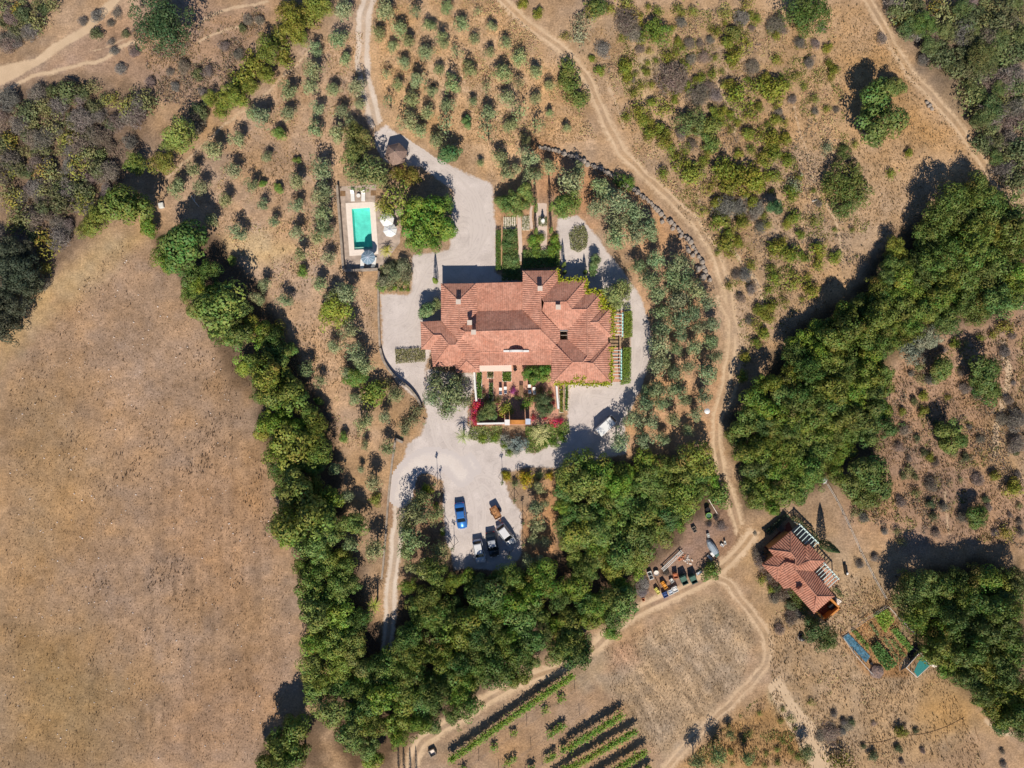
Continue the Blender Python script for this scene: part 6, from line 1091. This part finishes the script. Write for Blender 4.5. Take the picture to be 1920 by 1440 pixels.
# vegetable garden
for q, r_, t in (((1560, 1375), 22, 'wide heap of cut dry branches below the cottage'), ((1590, 1362), 15, 'smaller heap of dry branches at the right of the wide heap'), ((1537, 1382), 14, 'pale heap of cut stems at the left of the wide heap'), ((1638, 1356), 7, 'tiny heap of dry twigs on the lower meadow')): brush(q, r_, t, (.33, .26, .2))
b = MB(); p = SL([(1622, 1393), (1655, 1390), (1690, 1380), (1730, 1376), (1770, 1364), (1808, 1345)], 5); b.tube([(*P2(*q), .03) for q in p], .035, 5); tag(b.build('hose', M['wood']), 'long brown hose winding over the lower right meadow', 'hose')
for q, t in (((1770, 1385), 'left'), ((1828, 1375), 'right')):
    b = MB(); b.tube([(*P2(q[0], q[1] - 12), .05), (*P2(q[0] + 2, q[1]), .08), (*P2(q[0] + 8, q[1] + 14), .05)], .05, 5); tag(b.build('hose', M['wood']), f'short brown hose piece on the lower right meadow, the {t} one', 'hose')
def K(vx, vy): return (1560 + vx / 8.727, 1120 + vy / 8.727)
for i, (poly, h, col, dens, size, t) in enumerate((([(640, 270), (880, 170), (1000, 350), (900, 470), (840, 560)], .7, (0.27, 0.414, 0.054), 120, .24, 'broad bright green vegetable plot at the top of the garden'), ([(930, 520), (1040, 480), (1130, 600), (1300, 800), (1230, 880), (1060, 680)], .6, (0.18, 0.342, 0.063), 120, .24, 'long bright row of vegetables on the right'), ([(590, 420), (640, 410), (790, 640), (740, 660)], .5, (0.162, 0.252, 0.09), 90, .22, 'thin bluish row of vegetables'), ([(800, 660), (860, 640), (1090, 1000), (1060, 1050)], .5, (0.18, 0.27, 0.099), 80, .22, 'grey-green row of vegetables in the middle, left one'), ([(910, 670), (980, 660), (1190, 930), (1140, 980)], .5, (0.198, 0.296, 0.081), 80, .22, 'grey-green row of vegetables in the middle, right one'), ([(300, 530), (350, 510), (600, 770), (570, 870), (430, 700)], .4, (0.198, 0.324, 0.063), 100, .22, 'sparse row of vegetables beside the blue sheet'), ([(600, 790), (720, 700), (1010, 1040), (960, 1120), (840, 1160), (700, 970)], 1.0, (0.117, 0.234, 0.054), 150, .28, 'dark tall vegetable bed left of the net shelter'))):
    leafmass('vegetable_bed', [K(*p) for p in poly], .05, h, dens, size, col, t, 'vegetable bed', 30 + i, group='vegetable beds')
simple('blue_sheet', (.055, .16, .24), .6, .45, 5, bump=.6, bscale=8); simple('teal_net', (.02, .20, .19), .55, .15, 4, bump=.4)
w = [P2(*K(*p)) for p in ((160, 650), (260, 580), (620, 960), (545, 1060))]; nq = np.random.default_rng(5); g1, g2 = 7, 28; V_ = []
for j in range(g2 + 1):
    for i in range(g1 + 1):
        a_, c_ = i / g1, j / g2; e0 = np.array(w[0]) * (1 - a_) + np.array(w[1]) * a_; e1 = np.array(w[3]) * (1 - a_) + np.array(w[2]) * a_; q = e0 * (1 - c_) + e1 * c_; V_.append((*q, .06 + nq.uniform(0, .16)))
b = MB(); b.add(V_, [(j * (g1 + 1) + i, (j + 1) * (g1 + 1) + i, (j + 1) * (g1 + 1) + i + 1, j * (g1 + 1) + i + 1) for j in range(g2) for i in range(g1)]); tag(b.build('ground_sheet', M['blue_sheet'], None, True), 'crinkled blue plastic sheet over a vegetable bed', 'sheet')
x, y = P2(*K(728, 1205)); e = empty('manure_heap', (x, y, 0), 'round grey heap of dry stalks at the garden foot', 'heap'); b = MB(); rr = random.Random(5); b.loft([[(k * 1.15 * math.cos(6.283 * i / 18) * rr.uniform(.93, 1.07), k * 1.15 * math.sin(6.283 * i / 18) * rr.uniform(.93, 1.07), z + rr.uniform(-.04, .04)) for i in range(18)] for k, z in ((1, 0), (.93, .25), (.6, .5), (.15, .6))]); b.build('heap', M['thatch'], e)
o = link('stalks', KIND['dry'][0][0], e); o.scale = (1.05, 1.05, .75); o.color = (.30, .24, .235, 1)
b = MB(); x, y = P2(*K(625, 1070)); b.lathe((x, y, 0), [(.2, 0), (.25, .4), (.27, .45), (.2, .4)], 12); tag(b.build('bucket', M['dark']), 'black bucket between blue sheet and the round heap', 'bucket')
# green net shelter
sq = [K(1215, 1150), K(1395, 1310), K(1610, 1110), K(1440, 900)]; e = empty('net_shelter', (*P2(*K(1420, 1120)), 0), 'shelter of posts half covered by a dark green net', 'shelter'); o0 = e.location; hh = 1.9
tp = [Vector(P(*q, hh)) - o0 for q in sq]
for p in tp: b = MB(); b.cyl((p.x, p.y, 0), .06, p.z, 6); b.build('post', M['grey_wood'], e)
for i in range(4): b = MB(); b.tube([tuple(tp[i]), tuple(tp[(i + 1) % 4])], .055, 5); b.build('rail', M['coping'], e)
nt = [Vector(P(*K(*q), hh + .06)) - o0 for q in ((1340, 1215), (1400, 1300), (1600, 1105), (1470, 975), (1400, 1080))]; b = MB(); b.loft([[(p.x, p.y, p.z - .02) for p in nt], [(p.x, p.y, p.z + .03) for p in nt]]); b.build('net', M['teal_net'], e)
b = MB(); n2 = [Vector(P(*K(*q), .05)) - o0 for q in ((1120, 1200), (1215, 1150), (1440, 900), (1500, 860), (1380, 780), (1180, 1010))]; b.prism([(p.x, p.y) for p in n2], 0, .05); b.build('dark_floor', M['dark'], e)
for (a_, c_) in (((1100, 1130), (1180, 1000)), ((1100, 1130), (1110, 1210)), ((1180, 1000), (1190, 1110))): b = MB(); p, q = Vector(P(*K(*a_), .8)) - o0, Vector(P(*K(*c_), .8)) - o0; b.tube([tuple(p), tuple(q)], .04, 5); b.build('gate_bar', M['grey_wood'], e)
b = MB(); x, y = P2(*K(1660, 1090)); rr = random.Random(3); b.loft([[(x + k * .6 * math.cos(6.283 * i / 8) * rr.uniform(.8, 1.2), y + k * .45 * math.sin(6.283 * i / 8) * rr.uniform(.8, 1.2), z) for i in range(8)] for k, z in ((1, 0), (.85, .3), (.4, .45))]); tag(b.build('white_sack', M['coping']), 'pale sack at the right corner of the net shelter', 'sack')
leafmass('cottage_hedge', [Z(510, 140, 0)[:2], Z(570, 90, 0)[:2], Z(800, 280, 0)[:2], Z(890, 430, 0)[:2], Z(850, 450, 0)[:2], Z(770, 290, 0)[:2]], .1, .9, 130, .22, (.13, .155, .065), 'loose hedge above the upper cottage pergola', 'hedge', 51)
leafmass('cottage_hedge', [Z(215, 290, 0)[:2], Z(470, 70, 0)[:2], Z(510, 110, 0)[:2], Z(260, 350, 0)[:2]], .1, .8, 150, .2, (.05, .085, .04), 'dark green hedge strip at upper left of the cottage', 'hedge', 52)  # hedge green darkened, the cottage's shadow on this strip put into it
leafmass('cottage_hedge', [Z(180, 770, 0)[:2], Z(260, 800, 0)[:2], Z(420, 960, 0)[:2], Z(450, 1080, 0)[:2], Z(300, 1000, 0)[:2], Z(200, 860, 0)[:2]], .1, .7, 110, .22, (.16, .12, .09), 'dry brownish shrubbery along the left cottage wall', 'hedge', 53)
leafmass('cottage_hedge', [Z(480, 1020, 0)[:2], Z(560, 1010, 0)[:2], Z(760, 1240, 0)[:2], Z(700, 1340, 0)[:2], Z(540, 1150, 0)[:2]], .1, 1.0, 120, .24, (.12, .16, .04), 'green shrubbery along the lower cottage wall', 'hedge', 54)
leafmass('flower_bed', [Z(1040, 1000, 0)[:2], Z(1100, 980, 0)[:2], Z(1180, 1100, 0)[:2], Z(1120, 1090, 0)[:2]], .05, .6, 120, .22, (.12, .16, .05), 'small bed at the right end of the lower cottage pergola', 'flower bed', 55)
# striped beds by the garden path
for i, (x0, x1, y0, y1, n_, t) in enumerate(((944, 968, 407, 432, 7, 'left'), (978.5, 993, 405, 432, 6, 'right'))):
    e = empty('row_bed', (*P2((x0 + x1) / 2, (y0 + y1) / 2), .02), f'striped lavender bed beside the garden path, {t} of the two', 'flower bed'); Wd, L = (x1 - x0) / PPM, (y1 - y0) / PPM
    b = MB(); b.box((0, 0, .0), (Wd, L, .05)); b.build('earth', M['coping'], e)
    for k in range(n_):
        xx = (k + .5) / n_ * Wd - Wd / 2; nq = np.random.default_rng(k); m_ = 90; C = np.c_[xx + nq.normal(0, .035, m_), nq.uniform(-L / 2, L / 2, m_), nq.uniform(.05, .3, m_)]; V_, F_, t_, h_ = leaves(C, nq.normal(0, .4, (m_, 3)) + np.array((0, 0, 1.)), .15, nq, np.ones(m_)); o = link('lavender_row', quadmesh('lavender_row', V_, F_, M['leaf'], {'tint': t_, 'hue': h_}), e); o.color = (.20, .22, .06, 1)
# stone slabs of the pool court, tree grate etc.
for px, py, t in ((643, 363, 'left of the loungers'), (700, 362, 'right of the loungers')): b = MB(); x, y = P2(px, py); b.box((x, y, .045), (.85, .85, .04)); tag(b.build('paving_bed', M['wood']), f'square brown earth bed in the pool paving, {t}', 'flower bed')
# ------------------------------------------------------------------ vineyard
vine_posts = []
def vine_row(a, c, segs, label, seed):
    (xa, ya), (xb, yb) = P2(*a), P2(*c); L = math.hypot(xb - xa, yb - ya); an = math.atan2(yb - ya, xb - xa); e = empty('vine_row', (xa, ya, 0), label, 'vine row', 'rows of the vineyard', an); nq = np.random.default_rng(seed)
    for i in range(int(L / 3.2) + 1): b = MB(); b.cyl((i * 3.2, 0, 0), .04, 1.45, 6); b.build('post', M['grey_wood'], e)
    for z in (.7, 1.25): b = MB(); b.tube([(0, 0, z), (L, 0, z)], .012, 4); b.build('wire', M['steel'], e)
    for s0, s1, dens, h in segs:
        for q in np.arange(s0 * L, s1 * L, 1.05):
            if nq.random() > min(1, dens * 1.4): continue
            k = int(190 * dens ** .6 * nq.uniform(.7, 1.3)); C = np.c_[q + nq.normal(0, .36, k), nq.normal(0, .30, k), h * (.45 + .55 * nq.random(k) ** .6)]; V_, F_, t_, h_ = leaves(C, nq.normal(0, .35, (k, 3)) + np.array((0, -.25, .9)), .3, nq, nq.uniform(.8, 1.15, k)); b = None
            o = link('vine', quadmesh('vine', V_, F_, M['leaf'], {'tint': t_, 'hue': h_}), e); o.color = (.19 * nq.uniform(.85, 1.2), .31, .035, 1)
vine_row((850, 1415), (1070, 1262), [(0, 1, 1., 1.6)], 'dense green vine row next to the lane, uppermost of the vineyard', 1)
vine_row((868, 1440), (1105, 1270), [(0, .25, .3, .8), (.4, .9, .25, .8)], 'almost bare vine row, second of the vineyard from above', 2)
vine_row((935, 1440), (1110, 1318), [(.1, .3, .25, .8), (.5, .75, .55, 1.), (.85, .95, .2, .7)], 'patchy vine row, third of the vineyard from above', 3)
vine_row((985, 1445), (1170, 1330), [(0, .45, .55, 1.1), (.45, 1., 1., 1.7)], 'vine row fourth from above with dense end', 4)
vine_row((1020, 1460), (1188, 1365), [(0, .3, .5, 1.), (.3, 1., .9, 1.6)], 'vine row fifth from above', 5)
vine_row((1110, 1460), (1205, 1404), [(0, 1., 1., 1.7)], 'short dense vine row at the bottom edge', 6)
vine_row((1150, 1475), (1222, 1432), [(0, 1., .8, 1.2)], 'last vine row at the bottom edge, only its tip visible', 7)
# slim cypresses casting long shadows at the lane foot
for i, (px, py) in enumerate(((748, 1440), (758, 1446), (770, 1452), (781, 1450))): cypress(px, py, .3, 4.5, (.09, .13, .04), ['slim young cypress at the lane foot, leftmost at the bottom edge', 'slim young cypress at the lane foot, second from left', 'slim young cypress at the lane foot, third from left', 'slim young cypress at the lane foot, rightmost'][i], 500)
# ------------------------------------------------------------------ what nobody could count: weeds of the fields, grass tufts
def scatter(name, regions, label, seed, kind, hrange, col, blades=5):
    nq = np.random.default_rng(seed); B = []
    for poly, n, clump in regions:
        w = W(poly); xs = [p[0] for p in w]; ys = [p[1] for p in w]; x, y = nq.uniform(min(xs), max(xs), n * 4), nq.uniform(min(ys), max(ys), n * 4)
        keep = poly_sdf(x, y, w) < 0
        if clump: keep &= (vnoise(x, y, 4.5, seed) + .5 * vnoise(x, y, 1.6, seed + 1)) > .5 - nq.random(len(x)) * clump
        x, y = x[keep][:n], y[keep][:n]; B.append(np.c_[x, y])
    C = np.concatenate(B); n = len(C); h = nq.uniform(*hrange, n)[:, None, None]
    a = nq.uniform(0, 6.283, (n, blades)); lean = nq.uniform(.15, .7, (n, blades)); top = np.stack([np.cos(a) * lean, np.sin(a) * lean, np.ones_like(a)], -1) * h; sd = np.stack([-np.sin(a), np.cos(a), np.zeros_like(a)], -1) * h * .16
    base = np.concatenate([C, np.full((n, 1), -.01)], 1)[:, None, :]; V_ = np.stack([base - sd, base + sd, base + top * .9 + sd * .8, base + top - sd * .5], 2).reshape(-1, 3); F_ = np.arange(len(V_)).reshape(-1, 4)
    o = link(name, quadmesh(name, V_, F_, M['twig'], {'tint': np.repeat(nq.uniform(.6, 1.4, n * blades), 4), 'hue': np.full(len(V_), .5)})); o.color = (*col, 1); tag(o, label, None, None, 'stuff')
FIELD = [(20, 700), (230, 440), (300, 500), (400, 660), (470, 800), (520, 950), (510, 1040), (545, 1090), (550, 1270), (470, 1430), (0, 1440)]
scatter('dry_weeds', [(FIELD, 1300, .55), ([(270, 780), (520, 760), (510, 1040), (420, 1150), (180, 1120), (160, 900)], 900, .55), ([(340, 640), (470, 660), (480, 760), (330, 720)], 110, .9)], 'small dark dry weeds scattered over the bare field', 1, 0, (.12, .30), (.20, .13, .08), 4)
scatter('field_stubble', [(FIELD, 16000, 0), ([(1130, 1215), (1340, 1120), (1405, 1165), (1420, 1210), (1385, 1285), (1230, 1420), (1150, 1330)], 4500, 0)], 'pale straw stubble of the fields', 2, 0, (.08, .2), (.42, .29, .17), 3)
scatter('dry_grass', [([(700, 0), (930, 0), (1040, 100), (1120, 260), (1010, 280), (930, 340), (840, 270), (720, 200)], 8000, .9), ([(480, 190), (600, 70), (680, 60), (690, 250), (630, 350), (640, 510), (700, 560), (700, 830), (600, 850), (480, 560), (380, 400)], 6500, .8), ([(1060, 60), (1600, 0), (1660, 60), (1850, 330), (1680, 440), (1500, 620), (1390, 700), (1370, 520), (1200, 300)], 15000, .9), ([(1690, 680), (1920, 590), (1920, 1030), (1590, 960)], 8000, .9), ([(1450, 1040), (1700, 1100), (1780, 1280), (1850, 1440), (1460, 1440), (1440, 1200)], 7000, .8), ([(250, 60), (500, 20), (400, 200), (300, 180)], 2500, .9), ([(1280, 1430), (1390, 1330), (1460, 1290), (1530, 1440)], 2500, 1)], 'dry straw-coloured grass tufts of the slopes', 3, 0, (.1, .26), (.42, .29, .15), 3)
scatter('dark_tufts', [([(1060, 60), (1600, 0), (1660, 60), (1850, 330), (1680, 440), (1500, 620), (1390, 700), (1370, 520), (1200, 300)], 1400, .9), ([(1690, 680), (1920, 590), (1920, 1030), (1590, 960)], 1800, .9), ([(250, 60), (500, 20), (400, 200), (300, 180)], 420, .9), ([(1450, 1040), (1700, 1100), (1780, 1280), (1850, 1440), (1460, 1440), (1440, 1200)], 600, .9), ([(480, 190), (640, 100), (640, 510), (700, 830), (480, 560)], 420, .9)], 'small dull weeds between the shrubs', 4, 0, (.12, .32), (.21, .165, .085), 5)
def cover(name, regions, label, seed, col, size, thr):
    nq = np.random.default_rng(seed); B = []
    for poly, n in regions:
        w = W(poly); xs = [p[0] for p in w]; ys = [p[1] for p in w]; x, y = nq.uniform(min(xs), max(xs), n), nq.uniform(min(ys), max(ys), n)
        v = vnoise(x, y, 3.2, seed) + .7 * vnoise(x, y, 1.1, seed + 1) + .5 * vnoise(x, y, 11, seed + 2); keep = (poly_sdf(x, y, w) < 0) & (v > thr); B.append(np.c_[x[keep], y[keep], np.clip((v[keep] - thr) * 1.3, .03, .45) * nq.random(keep.sum()) ** .5])
    C = np.concatenate(B); k = len(C); V_, F_, t_, h_ = leaves(C, nq.normal(0, .45, (k, 3)) + np.array((0, 0, 1.)), size, nq, nq.uniform(.7, 1.25, k), .5, .5, .8, .03); o = link(name, quadmesh(name, V_, F_, M['leaf'], {'tint': t_, 'hue': h_})); o.color = (*col, 1); tag(o, label, None, None, 'stuff')
HILL = [(1130, 110), (1200, 20), (1560, 20), (1590, 250), (1640, 460), (1480, 600), (1390, 690), (1380, 540), (1300, 400), (1190, 300)]
cover('low_scrub', [(HILL, 70000), ([(1690, 700), (1920, 590), (1920, 1030), (1590, 980)], 22000), ([(1440, 1290), (1490, 1300), (1530, 1440), (1270, 1440)], 9000)], 'low olive-green scrub creeping over the slopes', 61, (.22, .225, .05), .26, .18)
cover('dry_scrub', [(HILL, 40000), ([(240, 40), (520, 10), (400, 210), (300, 190)], 16000), ([(1690, 700), (1920, 590), (1920, 1030), (1590, 980)], 34000), ([(0, 190), (280, 180), (200, 410), (60, 560), (0, 440)], 24000), ([(1680, 20), (1920, 0), (1920, 390), (1800, 200)], 24000)], 'matted grey-brown dry scrub between the bushes', 67, (.215, .165, .12), .26, .16)
cover('straw', [(HILL, 50000), ([(700, 0), (930, 0), (1040, 100), (1120, 260), (1010, 280), (930, 340), (840, 270), (720, 200)], 30000), ([(480, 190), (600, 70), (680, 60), (690, 250), (630, 350), (640, 510), (700, 560), (700, 830), (600, 850), (480, 560), (380, 400)], 26000), ([(1450, 1040), (1700, 1100), (1780, 1280), (1850, 1440), (1460, 1440), (1440, 1200)], 16000)], 'matted straw-coloured grass of the slopes', 71, (.50, .36, .18), .24, .2)
nq = np.random.default_rng(77); B_ = MB()
w = W(FIELD); xs = [p[0] for p in w]; ys = [p[1] for p in w]
for k in range(420):
    x, y = nq.uniform(min(xs), max(xs)), nq.uniform(min(ys), max(ys))
    if poly_sdf(np.array([x]), np.array([y]), w)[0] < 0: s_ = nq.uniform(.07, .2); B_.box((x, y, s_ * .3), (s_, s_ * nq.uniform(.6, 1.3), s_ * .8), nq.uniform(0, 3), .7)
tag(B_.build('field_stones', M['coping']), 'small pale stones strewn over the bare field', None, None, 'stuff')
label_plants()
